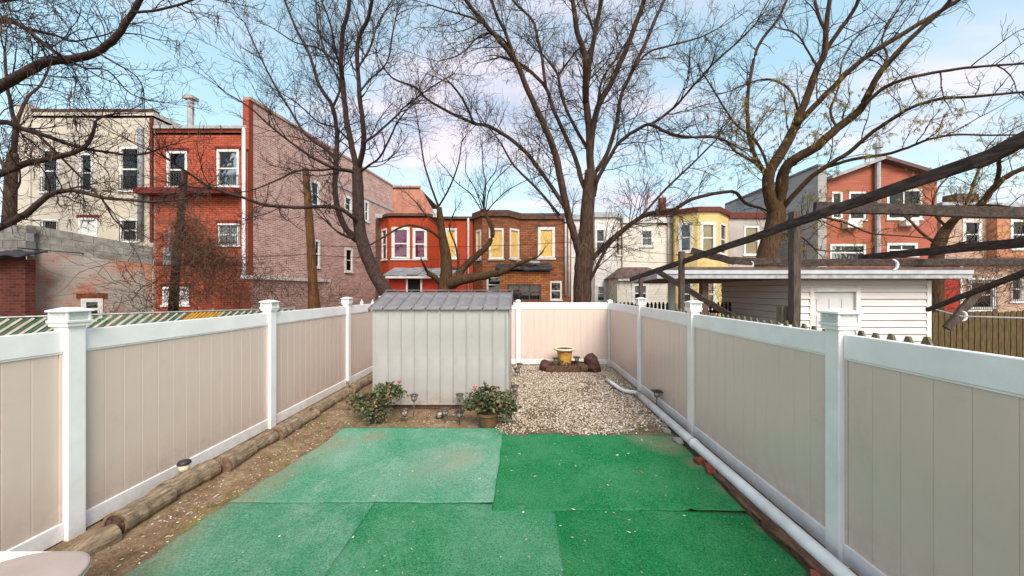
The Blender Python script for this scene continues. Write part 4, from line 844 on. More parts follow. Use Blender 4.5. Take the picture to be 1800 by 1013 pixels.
wt = row('white_house', 'white sided house right behind the big central tree trunk', [(1004, 22.3), (1034, 22.3), (1046, 21.6), (1080, 21.6), (1094, 22.3)], zpx(378, 22), M['whitesiding'],
    [Wn(2, (1046.5, 402, 1064, 447), 'glass', casing=.1), Wn(2, (1044.5 + 4, 502, 1064, 530), 'blind'), Wn(3, (1082, 404, 1090, 448), 'glass')], cornice=(M['greytrim'], .25))
spout(wt, 1000, 384, 522, 22.0, M['trim'], .16, False)
kr = row('cream_house', 'cream clapboard house with one small upper window, left of the yellow bay', [(1094.5, 22.0), (1181, 22.0)], zpx(384, 22), M['creamsiding'],
    [Wn(0, (1126, 403, 1148, 433), 'glass', casing=.12)], cornice=(M['trim'], .3), roof=M['greytrim'])
strip(kr, V2(1155, 22), V2(1178, 22), zpx(396, 22), zpx(390, 22), .03, M['redledge'], 'rust_patch', 0); spout(kr, 1175, 392, 470, 22, M['trim'], .12, False)
c = at(1164, 372, 24); MB().box(c.x - .2, c.y - .2, c.z - .4, c.x + .2, c.y + .2, c.z + .9).build('chimney', M['redledge'], kr); MB().box(c.x - .4, c.y - .3, c.z - .6, c.x + .45, c.y + .3, c.z + .15).build('chimney_base', M['redledge'], kr)
eA, eB = V2(1085, 19.5), V2(1172, 19.5); ex3 = thing('cream_extension', 'cream clapboard extension with brown hipped roof below the cream house', 'extension', ((eA.x + eB.x) / 2, 20.5, 0)); zt_ = zpx(489, 19.5)
h = hole(eA, eB, 1111, 498, 1140, 532); wall(ex3, eA, eB, -.06, zt_, M['creamsiding'], [h]); window(ex3, eA, eB, h, 'blind', casing=.16); wall(ex3, eA + Vector((0, 2)), eA, -.06, zt_, M['creamsiding']); wall(ex3, eB, eB + Vector((0, 2)), -.06, zt_, M['creamsiding'])
a, b = eA + Vector((-.25, -.25)), eB + Vector((.25, -.25)); zz_ = zpx(470, 20.5)
MB().add([(a.x, a.y, zt_), (b.x, b.y, zt_), (b.x, a.y + 2.4, zt_), (a.x, a.y + 2.4, zt_), (a.x + .9, a.y + 1.3, zz_), (b.x - .9, a.y + 1.3, zz_), (b.x - .9, a.y + 2.4, zz_), (a.x + .9, a.y + 2.4, zz_)], [(3, 2, 1, 0), (0, 1, 5, 4), (1, 2, 6, 5), (2, 3, 7, 6), (3, 0, 4, 7), (4, 5, 6, 7)]).build('hip_roof', M['brownroof'], ex3)
strip(ex3, eA, eB, zt_ - .15, zt_ - .002, .2, M['trim'], 'gutter', 0)
yl = row('yellow_house', 'yellow clapboard house with a three window bay and dark red cornice', [(1182, 22.0), (1186, 21.4), (1226, 20.6), (1263, 20.6), (1281, 22.0)], zpx(372, 21.5), M['yellowsiding'],
    [Wn(1, (1193, 391, 1218, 443), 'blind', casing=.16), Wn(2, (1231, 391, 1258, 444), 'gold', casing=.16), Wn(3, (1266, 394, 1276, 447), 'glass'), Wn(2, (1231, 488, 1258, 545), 'gold', casing=.14), Wn(1, (1197, 488, 1218, 545), 'glass', casing=.14)], cornice=(M['cornice'], .22))
gs = row('grey_house', 'grey stucco house with dark red cornice right of the yellow bay', [(1281.5, 22.0), (1348, 22.0)], zpx(376, 22), M['greystucco'], [Wn(0, (1308, 398, 1334, 448), 'gold', casing=.1), Wn(0, (1292, 490, 1312, 540), 'glass')], cornice=(M['cornice'], .3))
# grey gabled house behind
gA, gB = V2(1438, 20), V2(1453, 20); gg = thing('grey_sided_house', 'tall grey sided wall between the right tree and the red house', 'house', ((gA.x + gB.x) / 2, 24, 0)); gzt = zpx(291, 20)
wall(gg, gA, gB, -.06, gzt, M['greysiding']); wall(gg, gA + Vector((0, 9.2)), gA, -.06, gzt, M['greysiding']); roofpoly(gg, [gA + Vector((-.1, -.1)), gB, gB + Vector((0, 9)), gA + Vector((-.1, 9))], gzt + .06, M['greyroof'], 'roof', .1)
# red sided house with two gables
sA, sM, sB = V2(1453, 21), V2(1545, 21), V2(1647, 21)
sh = thing('red_sided_house', 'tall red sided house with white framed windows and tan gable', 'house', ((sA.x + sB.x) / 2, 25, 0))
zl, zm, zr2 = zpx(318, 21), zpx(284, 21), zpx(314, 21)
h1 = [hole(sA, sM, *r) for r in ((1492, 338, 1521, 386), (1459, 430, 1521, 458), (1462, 338, 1480, 384))]; h2 = [hole(sM, sB, *r) for r in ((1559, 333, 1620, 385), (1559, 428, 1612, 450))]
wall(sh, sA, sM, -.06, (zl, zm), M['redsiding'], h1); wall(sh, sM, sB, -.06, (zm, zr2), M['redsiding'], h2)
for h in h1: window(sh, sA, sM, h, 'blind', casing=.1)
for h in h2: window(sh, sM, sB, h, 'glass', casing=.12, mull=1)
wall(sh, sB, sB + Vector((0, 8)), -.06, zr2, M['redsiding']); wall(sh, sA + Vector((0, 8)), sA, -.06, zl, M['redsiding'])
for (p, q, za, zb_) in ((sA, sM, zl, zm), (sM, sB, zm, zr2)):
    MB().add([(p.x, 20.6, za + .02), (q.x, 20.6, zb_ + .02), (q.x, 29, zb_ + .02), (p.x, 29, za + .02), (p.x, 20.6, za + .22), (q.x, 20.6, zb_ + .22), (q.x, 29, zb_ + .22), (p.x, 29, za + .22)], [(3, 2, 1, 0), (4, 5, 6, 7), (0, 1, 5, 4), (1, 2, 6, 5), (2, 3, 7, 6), (3, 0, 4, 7)]).build('roof', M['greytrim'] if p is sA else M['brownroof'], sh)
m = MB().tube([at(1543, 450, 20.8), at(1543, 262, 20.8)], .13, 8); m.build('flue_pipe', M['greytrim'], sh); MB().lathe(at(1543, 262, 20.8), [(.13, 0), (.24, .05), (.24, .3), (.15, .4)], 10).build('flue_cap', M['greytrim'], sh)
for k, (px0, py0, px1, py1) in enumerate(((1583, 388, 1606, 398), (1482, 390, 1508, 402))):
    a, b = at(px0, py1, 20.9), at(px1, py0, 20.9); MB().box(a.x, a.y - .3, a.z, b.x, a.y + .1, b.z).build('air_conditioner', M['trim'], sh, bevel=.02)
tn = row('tan_house', 'tan brick house with one white window right of the red sided house', [(1654, 22.5), (1752, 22.5)], zpx(358, 22.5), M['tanbrick'], [Wn(0, (1692, 386, 1725, 437), 'blind', casing=.2)], cornice=(M['greytrim'], .12))
c = at(1688, 358, 25); MB().box(c.x - .8, c.y - .4, c.z - .5, c.x + .8, c.y + .4, c.z + .6).build('chimney', M['darkbrick'], tn)
ob = row('orange_brick_house', 'orange brick house cut off at the right edge of the view', [(1753, 22), (1880, 22)], zpx(360, 22), M['orangebrick'], [Wn(0, (1776, 386, 1808, 438), 'glass', casing=.16), Wn(0, (1838, 386, 1866, 438), 'glass', casing=.16)], cornice=(M['greytrim'], .15))
eA, eB = V2(1634, 18.5), V2(1691, 18.5); ex4 = thing('red_shed_wall', 'bright red sided extension beside the garage roof', 'extension', ((eA.x + eB.x) / 2, 19.4, 0)); zt_ = zpx(467, 18.5)
h = hole(eA, eB, 1640, 484, 1647, 502); wall(ex4, eA, eB, -.06, zt_, M['redpaint'], [h]); window(ex4, eA, eB, h, 'glass'); wall(ex4, eA + Vector((0, 2)), eA, -.06, zt_, M['redpaint']); roofpoly(ex4, [eA, eB, eB + Vector((0, 2.2)), eA + Vector((0, 2.2))], zt_ + .06, M['greyroof'])
strip(ex4, eB - Vector((.12, 0)), eB, -.05, zt_, .04, M['trim'], 'corner_trim', 0)
eA, eB = V2(1692, 18.8), V2(1900, 18.8); ex5 = thing('tan_extension', 'tan extension with barred white window under a pale roof at the right', 'extension', ((eA.x + eB.x) / 2, 19.8, 0)); zt_ = zpx(462, 18.8)
h5 = [hole(eA, eB, 1700, 490, 1750, 545), hole(eA, eB, 1775, 485, 1798, 530)]; wall(ex5, eA, eB, -.06, zt_, M['tanbrick'], h5)
for h in h5: window(ex5, eA, eB, h, 'blind', casing=.22, bars=.95)
roofpoly(ex5, [eA + Vector((-.2, -.4)), eB + Vector((0, -.4)), eB + Vector((0, 3)), eA + Vector((-.2, 3))], lambda p: zt_ + .1 + .12 * (p[1] - 18.4), M['greytrim'])

# ---- left: block wall, brick shed, slatted chain link fence
wA, wB = V2(47, 9.7), V2(268, 11.2); za0, za1 = zpx(394, 9.7), zpx(434, 11.2); zs0, zs1 = zpx(440, 9.7), zpx(466, 11.2)
bw = thing('block_wall', 'old wall of peeling stucco over brick topped with grey concrete blocks', 'wall', ((wA.x + wB.x) / 2, 10.5, 0))
h = hole(wA, wB, 144, 526, 180, 560); wall(bw, wA, wB, -.06, (zs0, zs1), M['peelbrick'], [h]); window(bw, wA, wB, h, 'glass', trim=M['trim'], lintel=M['red_brick'])
def cinder(root, A, B, zA, zB, tA, tB, bl=.4, th=.19):          # courses follow the sloping top of the wall
    A = Vector(A); B = Vector(B); Ln = (B - A).length; d_ = (B - A) / Ln; nr = Vector((d_.y, -d_.x)); rows = max(1, round((tA - zA + tB - zB) / 2 / .2))
    def z_(u, k): b0 = zA + (zB - zA) * u / Ln; b1 = tA + (tB - tA) * u / Ln; return b0 + (b1 - b0) * k / rows
    def solid(u0, u1, k0, k1, n0, n1, nm, mt):
        vs = []
        for n_ in (n0, n1):
            for (u, k) in ((u0, k0), (u1, k0), (u1, k1), (u0, k1)): q = A + d_ * u - nr * n_; vs.append((q.x, q.y, z_(u, k)))
        MB().add(vs, [(0, 1, 2, 3), (7, 6, 5, 4), (0, 4, 5, 1), (1, 5, 6, 2), (2, 6, 7, 3), (3, 7, 4, 0)]).build(nm, mt, root)
    for r_ in range(rows):
        u = -(r_ % 2) * bl / 2
        while u < Ln - .02:
            a = max(u, 0) + .005; b = min(u + bl, Ln) - .005
            if b - a > .04: solid(a, b, r_ + .03, r_ + .97, U(-.01, .008), th, 'concrete_block', M['cinder'])
            u += bl
    solid(.01, Ln - .01, .05, rows - .06, .014, th - .03, 'mortar', M['greystucco'])
cinder(bw, wA, wB, zs0 + .004, zs1 + .004, za0, za1)
w0 = V2(-60, 9.5); w1 = V2(46, 9.5); wall(bw, w0, w1, -.06, zpx(450, 9.5), M['peelbrick']); cinder(bw, w0, w1, zpx(450, 9.5) + .004, zpx(450, 9.5) + .004, zpx(394, 9.5), zpx(396, 9.5))
wall(bw, wB, wB + Vector((-4.5, 2.5)), -.06, za1, M['cinder'])
sA_, sB_ = V2(-70, 9.25), V2(44, 9.25)
bs = thing('brick_outbuilding', 'low dark red brick outbuilding with sagging black roof at the left edge', 'outbuilding', ((sA_.x + sB_.x) / 2, 9.3, 0)); zs = zpx(456, 9.25)
wall(bs, sA_, sB_, -.06, zs, M['darkbrick']); wall(bs, sB_, sB_ + Vector((0, .2)), -.06, zs, M['darkbrick'])
m = sheet(sA_.x, sB_.x + .3, 8.9, 9.47, 22, 8, lambda x, y: zs + .04 + .09 * nz(x, y, 1.8, 1) + .35 * (y - 8.9)); tp = m.build('roof_tarp', M['tarp'], bs, smooth=True); sm = tp.modifiers.new('solid', 'SOLIDIFY'); sm.thickness = .04
cf0, cf1 = Vector((-11.2, 6.9)), Vector((-7.2, 11.2)); dcf = (cf1 - cf0).normalized(); Lc = (cf1 - cf0).length; ncf = Vector((dcf.y, -dcf.x)); CFH = 1.62
cf = thing('slatted_chainlink_fence', 'chain link fence woven with diagonal green and white slats in the left yard', 'fence', ((cf0.x + cf1.x) / 2, (cf0.y + cf1.y) / 2, 0))
MB().tube([(cf0.x, cf0.y, CFH), (cf1.x, cf1.y, CFH)], .022, 8).build('top_rail', M['galv'], cf)
for k in range(4): p = cf0.lerp(cf1, k / 3) - ncf * .05; MB().tube([(p.x, p.y, -.05), (p.x, p.y, CFH + .06)], .03, 8).build('post', M['galv'], cf)
k = 0; u = -1.2; ZL = .75                                      # slats lean at 45 degrees; those below the sight line are cut off
while u < Lc - .05:
    a, b = u, u + (CFH - .03 - ZL); z0_, z1_ = ZL, CFH - .03
    if a < 0: z0_ += -a; a = 0
    if b > Lc: z1_ -= b - Lc; b = Lc
    if b - a > .06:
        p = cf0 + dcf * a; q = cf0 + dcf * b; off = ncf * (.004 + .006 * (k % 2))
        yel = 3.1 < u + .5 < 3.75
        MB().beam((p.x + off.x, p.y + off.y, z0_), (q.x + off.x, q.y + off.y, z1_), .004, .044 * U(.8, 1), up=(ncf.x, ncf.y, 0.01) if False else (0, 0, 1)).build('slat', M['yellow_slat'] if yel else (M['green_slat'] if k % 2 == 0 else M['white_slat']), cf)
    u += .078 * U(.9, 1.1); k += 1
# ---- stripped trunk and vine covered pole
MB().tube([at(553, 560, 14), at(550, 500, 14), at(546, 420, 14), at(541, 350, 14), at(537, 296, 14)], [.24, .17, .15, .135, .11], 12).build('dead_tree', M['deadpole'], label='bare stripped tree trunk standing in front of the long brick wall', cat='tree trunk')
pl = MB().tube([at(303, 590, 13.6), at(307, 500, 13.6), at(316, 400, 13.6), at(325, 300, 13.6)], [.17, .14, .12, .1], 12).build('utility_pole', M['bark'], label='weathered wooden pole wrapped in dead vines before the red building', cat='pole')
a = at(298, 450, 13.2); mt = thing('meter_box', 'grey metal box mounted on the vine wrapped pole', 'meter box', a); MB().box(a.x - .16, a.y - .1, a.z - .35, a.x + .16, a.y + .3, a.z + .3).build('box_body', M['greytrim'], mt, bevel=.02); MB().tube([a + Vector((0, 0, .3)), a + Vector((.03, 0, 1.1))], .04, 8).build('conduit', M['greytrim'], mt)

# ---- garage with carport (right)
GY = 9.8; gx0, gx1 = 7.5, 11.32; GZ = 2.46
ga = thing('garage', 'white sided garage with panelled door and flat carport roof', 'garage', (8, 11, 0))
dr0, dr1, drz = at(1430, 511, GY).x, at(1503, 511, GY).x, zpx(512, GY)
pit = .195
def plank_row(root, A, B, z, mat):
    A = Vector(A); B = Vector(B); Ln = (B - A).length; d = (B - A) / Ln; nr = Vector((d.y, -d.x)); vs = []
    for q in (A, B):
        for k, zz2 in ((.0, z + pit - .014), (.036, z + .001), (-.0, z + .001)): r2 = q + nr * k; vs.append((r2.x, r2.y, zz2))
    MB().add(vs, [(0, 1, 4, 3), (1, 2, 5, 4), (2, 0, 3, 5), (0, 2, 1), (3, 4, 5)]).build('plank', mat, root)
k = 0; z = 0.0
while z < GZ - .05:
    if z + pit * .5 < drz:
        plank_row(ga, (gx0 + .07, GY), (dr0 - .12, GY), z, M['plank']); plank_row(ga, (dr1 + .12, GY), (gx1 - .09, GY), z, M['plank'])
    else: plank_row(ga, (gx0 + .07, GY), (gx1 - .09, GY), z, M['plank'])
    plank_row(ga, (gx0, 13.2), (gx0, GY + .04), z, M['plank']); z += pit
MB().box(gx0 + .03, GY + .002, -.05, dr0 - .02, GY + .06, GZ).box(dr1 + .02, GY + .002, -.05, gx1, GY + .06, GZ).box(dr0 - .02, GY + .002, drz + .1, dr1 + .02, GY + .06, GZ).build('front_wall', M['greytrim'], ga)
MB().box(gx0 + .001, GY + .061, -.05, gx0 + .06, 13.2, GZ).box(gx1 - .06, GY + .061, -.05, gx1, 13.2, GZ).box(gx0 + .061, 13.14, -.05, gx1 - .061, 13.2, GZ).build('side_wall', M['soffit'], ga)  # shadow lines between the planks put into this backing's dark brown
MB().box(gx0 - .05, GY - .035, -.05, gx0 + .07, GY + .05, GZ).build('corner_trim', M['trim'], ga); MB().box(gx1 - .09, GY - .035, -.05, gx1 + .03, GY + .05, GZ).build('corner_trim', M['trim'], ga)
dm = MB().box(dr0 - .12, GY - .04, 0, dr0 - .001, GY + .05, drz + .1).box(dr1 + .001, GY - .04, 0, dr1 + .12, GY + .05, drz + .1).box(dr0 - .001, GY - .04, drz, dr1 + .001, GY + .05, drz + .1); dm.build('door_frame', M['trim'], ga, bevel=.004)
dor = MB().box(dr0, GY + .03, 0, dr1, GY + .05, drz).build('door', M['gdoor'], ga)
for i in range(3):
    for j in range(4): a0 = dr0 + .1 + i * (dr1 - dr0 - .1) / 3; z0_ = drz - .12 - (j + 1) * .44; MB().box(a0, GY + .014, z0_, a0 + (dr1 - dr0) / 3 - .12, GY + .0298, z0_ + .34).build('door_panel', M['gdoor'], dor, bevel=.012)
# roof over garage and carport
rx0, rx1 = 3.62, 11.95; RY0, RY1 = 9.35, 15.6; cl = 4.85
foot = [(rx0, RY0), (rx1, RY0), (rx1, RY1), (cl, RY1)]
roofpoly(ga, [Vector(p) for p in foot], 2.80, M['greyroof'], 'roof', .06); roofpoly(ga, [Vector((rx0 + .1, RY0 + .1)), Vector((rx1 - .1, RY0 + .1)), Vector((rx1 - .1, RY1 - .1)), Vector((cl + .1, RY1 - .1))], 2.55, M['soffit'], 'soffit', .06)
strip(ga, foot[0], foot[1], 2.62, 2.738, .03, M['fascia'], 'fascia', .04); strip(ga, foot[0], foot[1], 2.50, 2.62, .0, M['greytrim'], 'fascia', .04); strip(ga, Vector(foot[3]), Vector(foot[0]), 2.50, 2.738, .03, M['fascia'], 'fascia', .04)
strip(ga, foot[0], foot[1], 2.74, 2.80, .05, M['brownroof'], 'roof_edge', .1)
for (px, D) in ((1181, 11.6), (1237, 9.9)):
    x = at(px, 511, D).x; MB().box(x - .09, D - .09, -.05, x + .09, D + .09, 2.49).build('carport_post', M['fascia'] if px < 1200 else M['soffit'], ga, bevel=.01)

# ---- neighbour's fences on the right and behind
def pickets(name, label, A, B, zt, w_, gap, mat, ear=.06, point=True, z0=-.05, th=.02, jit=.012):
    A = Vector(A); B = Vector(B); d = (B - A).normalized(); Ln = (B - A).length; nr = Vector((d.y, -d.x)); root = thing(name, label, 'fence', ((A.x + B.x) / 2, (A.y + B.y) / 2, 0)); u = 0
    for zz3 in (.5, zt - .35): p = A - nr * .05; q = B - nr * .05; MB().beam((p.x, p.y, zz3), (q.x, q.y, zz3), .04, .09).build('rail', mat, root)
    while u + w_ < Ln:
        t_ = zt + U(-jit, jit) * (2.5 if R() < .2 else 1); e = w_ * (.32 if point else .15); vs = []
        for k in (0, th):
            for (a, z_) in ((0, z0), (w_, z0), (w_, t_ - ear), (w_ - e, t_), (e, t_), (0, t_ - ear)): q = A + d * (u + a) - nr * (k + .0 * U(0, 1)); vs.append((q.x, q.y, z_))
        MB().add(vs, [(0, 1, 2, 3, 4, 5), (11, 10, 9, 8, 7, 6)] + [(i, 6 + i, 6 + (i + 1) % 6, (i + 1) % 6) for i in range(6)]).build('picket', mat, root); u += w_ + gap
    return root
pickets('picket_fence', 'weathered dog-eared picket fence whose tips show over the right fence', (2.72, 6.2), (2.72, 2.3), 1.858, .06, .055, M['picket'], .05)
pickets('stockade_fence', 'mossy brown board fence right of the white garage', (11.6, 10.1), (17.5, 10.1), zpx(547, 10.1), .15, .022, M['stockade'], .05, False, jit=.04)
pickets('dark_picket_fence', 'dark picket fence behind the back yard under the carport', (-1.0, 12.6), (8.2, 12.6), zpx(531, 12.6), .09, .05, M['darkpicket'], .09)

# ---- collapsing timber pergola
pg = thing('timber_pergola', 'collapsing dark timber pergola leaning over the right neighbour yard', 'pergola', (4, 5, 0))
def bm_(p, q, w_, h_, mat='beam', nm='beam', n=8, jit=.006): return MB().beam(at(*p), at(*q), w_, h_, n=n, jit=jit).build(nm, M[mat], pg, bevel=.008)
bm_((1108, 492, 9.2), (1738, 276, 2.65), .05, .10, n=14)
bm_((1712, 288, 2.72), (1860, 216, 2.35), .06, .10)
bm_((1432, 364, 4.25), (1900, 379, 3.9), .06, .125)
bm_((1510, 454, 7.1), (1860, 420, 4.3), .05, .13)
bm_((1215, 441, 6.4), (1292, 460, 5.95), .05, .12); bm_((1286, 458, 5.98), (1420, 463, 5.95), .05, .125); bm_((1415, 462, 6.0), (1900, 460, 5.7), .05, .12)
bm_((1153, 475, 8.3), (1292, 560, 7.0), .05, .12, nm='brace')
bm_((1630, 545, 6.3), (1830, 468, 4.0), .05, .07, nm='fallen_beam'); bm_((1724, 508, 5.2), (1664, 578, 5.3), .06, .1, 'beam_light', 'fallen_beam')
for (px, py0, py1, D, w_) in ((1395, 372, 760, 4.36, .1), (1197, 442, 660, 6.75, .1), (1126, 480, 640, 8.95, .1)):
    a = at(px, py0, D); MB().beam((a.x, a.y, -.05), (a.x + .01, a.y, a.z), w_, w_ * .9, n=8, jit=.004).build('post', M['beam_light'], pg, bevel=.008)
a = at(1383, 538, 4.5); MB().beam((a.x, a.y, -.05), (a.x, a.y, a.z), .2, .1, n=3, jit=.004).build('post_stub', M['picket'], pg, bevel=.01)
a = at(1382, 572, 4.3); MB().beam(a + Vector((-.08, 0, -.03)), a + Vector((.09, 0, -.05)), .02, .1).build('white_board', M['trim'], label='small white board scrap leaning behind the right fence top', cat='board')
for i, (px, py, D, r_, lab) in enumerate(((1568, 466, 5.6, .085, 'white curved plastic hook hanging on the lower pergola beam'), (1320, 464, 5.9, .04, 'small white clip on the lower pergola beam above the carport'), (1758, 494, 4.75, .05, 'white clip on the fallen thin beam at the right'), (1690, 556, 5.1, .07, 'white plastic tie tangled in the broken timber at the right'))):
    c = at(px, py, D - .08); MB().tube([c + Vector((math.cos(t_) * r_, 0, math.sin(t_) * r_)) for t_ in [(-1.4 + .35 * k) for k in range(9)]], [r_ * .12 + r_ * .14 * math.sin(k / 8 * 3.14) for k in range(9)], 8).build('plastic_hook', M['whitetie'], smooth=True, label=lab, cat='hook')
# ---- cables
def cable(pts, label, r_=.012, nm='cable'):
    P = [Vector(p) for p in pts]; out = []
    for i in range(len(P) - 1):
        for k in range(12): t_ = k / 12; q = P[i].lerp(P[i + 1], t_); q.z -= (P[i + 1] - P[i]).length * .012 * 4 * t_ * (1 - t_); out.append(q)
    out.append(P[-1]); MB().tube(out, r_, 5).build(nm, M['cable'], label=label, cat='cable')
cable([at(544, 432, 13.9), at(1010, 425, 20.5), at(1260, 455, 20.3)], 'upper black cable crossing in front of the row of houses')
cable([at(547, 449, 13.8), at(1000, 452, 20.6), at(1190, 462, 20.4)], 'lower black cable crossing in front of the row of houses')
cable([at(30, 436, 8.9), at(310, 452, 13.3), at(545, 447, 13.85)], 'black cable from the outbuilding past the pole to the stripped trunk')
MB().tube([at(1630, 540, 9.6), at(1690, 556, 5.0), at(1830, 560, 4.4)], .008, 6).build('cord', M['whitetie'], label='thin pale cord strung in front of the mossy board fence', cat='cord')
# white finials past the left fence
for i, (px, lab) in enumerate(((607, 'white pointed finial left of the third left fence post'), (636, 'white pointed finial right of the third left fence post'), (655, 'white pointed finial beside the shed roof'))):
    c = at(px, 537, 10.5 + i * .3); MB().lathe((c.x, c.y, -.05), [(.05, 0), (.05, c.z), (.035, c.z + .03), (.055, c.z + .09), (.05, c.z + .14), (.02, c.z + .19), (.008, c.z + .24)], 10).build('finial_post', M['trim'], smooth=True, label=lab, cat='finial post', group='white finial posts')

# ------------------------------------------------------------------ trees
def smooth_pts(P, k=4):
    out = []; n = len(P)
    for i in range(n - 1):
        p0, p1, p2, p3 = P[max(i - 1, 0)], P[i], P[i + 1], P[min(i + 2, n - 1)]
        for j in range(k):
            t = j / k; out.append(0.5 * ((2 * p1) + (p2 - p0) * t + (2 * p0 - 5 * p1 + 4 * p2 - p3) * t * t + (3 * p1 - p0 - 3 * p2 + p3) * t ** 3))
    out.append(P[-1]); return out
class Twigs:                                    # batches thin tubes into one mesh
    def __init__(s): s.by = {}
    def add(s, pts, r0, r1): s.by.setdefault(len(pts), []).append((pts, r0, r1))
    def mesh(s, name, mat, off, sides=3):
        Vs = []; Fs = []; base = 0
        for n, lst in s.by.items():
            P = np.array([[tuple(p) for p in l[0]] for l in lst]); r0 = np.array([l[1] for l in lst]); r1 = np.array([l[2] for l in lst]); K = len(lst)
            T = np.empty_like(P); T[:, 1:-1] = P[:, 2:] - P[:, :-2]; T[:, 0] = P[:, 1] - P[:, 0]; T[:, -1] = P[:, -1] - P[:, -2]
            T /= np.linalg.norm(T, axis=2, keepdims=True) + 1e-9
            A = np.cross(T, np.array([.31, .22, .92])); A /= np.linalg.norm(A, axis=2, keepdims=True) + 1e-9; B = np.cross(T, A)
            rr = r0[:, None] + (r1 - r0)[:, None] * np.linspace(0, 1, n)[None]
            th = np.arange(sides) * 2 * np.pi / sides
            V = P[:, :, None, :] + rr[:, :, None, None] * (A[:, :, None, :] * np.cos(th)[None, None, :, None] + B[:, :, None, :] * np.sin(th)[None, None, :, None])
            i, j = np.meshgrid(np.arange(n - 1), np.arange(sides), indexing='ij'); j2 = (j + 1) % sides
            q = np.stack([i * sides + j, i * sides + j2, (i + 1) * sides + j2, (i + 1) * sides + j], -1).reshape(-1, 4)
            Fs.append((q[None] + (base + np.arange(K) * n * sides)[:, None, None]).reshape(-1, 4)); Vs.append(V.reshape(-1, 3)); base += K * n * sides
        return np_mesh(name, np.concatenate(Vs), np.concatenate(Fs), mat, False, tuple(off))
def rdir():
    while True:
        v = Vector((U(-1, 1), U(-1, 1), U(-1, 1)))
        if .05 < v.length < 1: return v.normalized()
def grow(p, d, ln, n, wander, bias):
    pts = [p.copy()]; st = ln / n
    for _ in range(n):
        d = (d + rdir() * wander + bias).normalized(); p = p + d * st; pts.append(p.copy())
    return pts
def tree(name, label, trunks, limbs, mat, twig_mat, dens=1.0, tlen=1.0, bias=(0, 0, .05), clip=None, catkins=None, root_px=None, tw_r=1.0, seed=1, hang=.5, cat='tree'):
    """trunks / limbs: [(px, py, D, radius in px)...] polylines traced at their own distance"""
    random.seed(seed); LR = .66
    b = at(*root_px); root = thing(name, label, cat, (b.x, b.y, 0)); bias = Vector(bias); tw = Twigs(); tips = []
    def solid(poly, nm, sides):
        P = smooth_pts([at(x, y, D) for x, y, D, r in poly], 4); rs0 = [r * D / F * (.9 if nm == 'trunk' else LR) for x, y, D, r in poly]; m = len(poly); rs = []
        for i in range(len(P)):
            t = i / (len(P) - 1) * (m - 1); k = min(int(t), m - 2); rs.append((rs0[k] + (rs0[k + 1] - rs0[k]) * (t - k)) * U(.97, 1.03))
        P = [p + rdir() * r * (.04 if nm == 'trunk' else .14) for p, r in zip(P, rs)]
        MB().tube(P, rs, sides, cap=True).build(nm, mat, root, smooth=True); return P, rs
    seg = []
    for t in trunks: P, rs = solid(t, 'trunk', 14)
    for l in limbs: P, rs = solid(l, 'limb', 8 if l[0][3] > 4 else 6); seg.append((P, rs))
    def spawn(P, r_at, lo, per_m, lf, level):
        tot = sum((P[i + 1] - P[i]).length for i in range(len(P) - 1)); cnt = per_m * tot * dens; cnt = int(cnt) + (R() < cnt % 1)
        for _ in range(cnt):
            t = lo + (1 - lo) * R() ** .85; f = t * (len(P) - 1); i = min(int(f), len(P) - 2); p = P[i].lerp(P[i + 1], f - i); tan = (P[i + 1] - P[i]).normalized()
            side = tan.cross(rdir()).normalized(); d = (tan * U(.35, 1.0) + side * U(.6, 1.1) + Vector((0, 0, .25))).normalized()
            L_ = lf * U(.45, 1.25) * (1.15 - .55 * t)
            rr = max(min(r_at(t) * .6, .011 * L_ + .004), .004) * tw_r
            n_ = 7 if level == 1 else (5 if level == 2 else 4)
            Q = grow(p, d, L_, n_, .20 + .06 * level, bias if level < 3 else bias * .6)
            tw.add(Q, rr, max(.0028, rr * .35)); tips.append(Q)
            if level == 1: spawn(Q, lambda t_: rr * (1 - .6 * t_), .12, 4.8, L_ * .55 + .15, 2)
            elif level == 2: spawn(Q, lambda t_: rr * (1 - .5 * t_), .15, 4.6, L_ * .55 + .12, 3)
    for P, rs in seg:
        spawn(P, lambda t: rs[min(int(t * (len(rs) - 1)), len(rs) - 1)], .10, 3.3, 1.55 * tlen, 1)
        e = P[-1]; d = (P[-1] - P[-2]).normalized()
        for _ in range(2): Q = grow(e, (d + rdir() * .4).normalized(), 1.5 * tlen, 6, .2, bias); tw.add(Q, rs[-1] * .8, .004); spawn(Q, lambda t: rs[-1] * .6, .1, 5.0, .7 * tlen, 2)
    me = tw.mesh('twigs', twig_mat, root.location); o = bpy.data.objects.new('crown_twigs', me); COL.objects.link(o); o.parent = root; o['kind'] = 'stuff'
    if catkins:
        num, cm, ln, where = catkins; tc_ = Twigs(); pool = [q for q in tips if where is None or where(q[-1])]
        for _ in range(num):
            q = random.choice(pool); p = q[random.randint(1, len(q) - 1)]
            for _k in range(random.randint(2, 5)): tc_.add(grow(p + rdir() * .03, Vector((U(-.6, .6), U(-.6, .6), -hang)).normalized(), ln * U(.5, 1.3), 3, .25, Vector((0, 0, -.3 * hang))), .0055, .004)
        o = bpy.data.objects.new('catkins', tc_.mesh('catkins', cm, root.location)); COL.objects.link(o); o.parent = root; o['kind'] = 'stuff'
    return root
def lb_(pts, D0, D1, r0, r1):                    # pts in photo pixels, distance and radius run linearly along the limb
    n = len(pts); return [(x, y, D0 + (D1 - D0) * i / (n - 1), r0 + (r1 - r0) * i / (n - 1)) for i, (x, y) in enumerate(pts)]

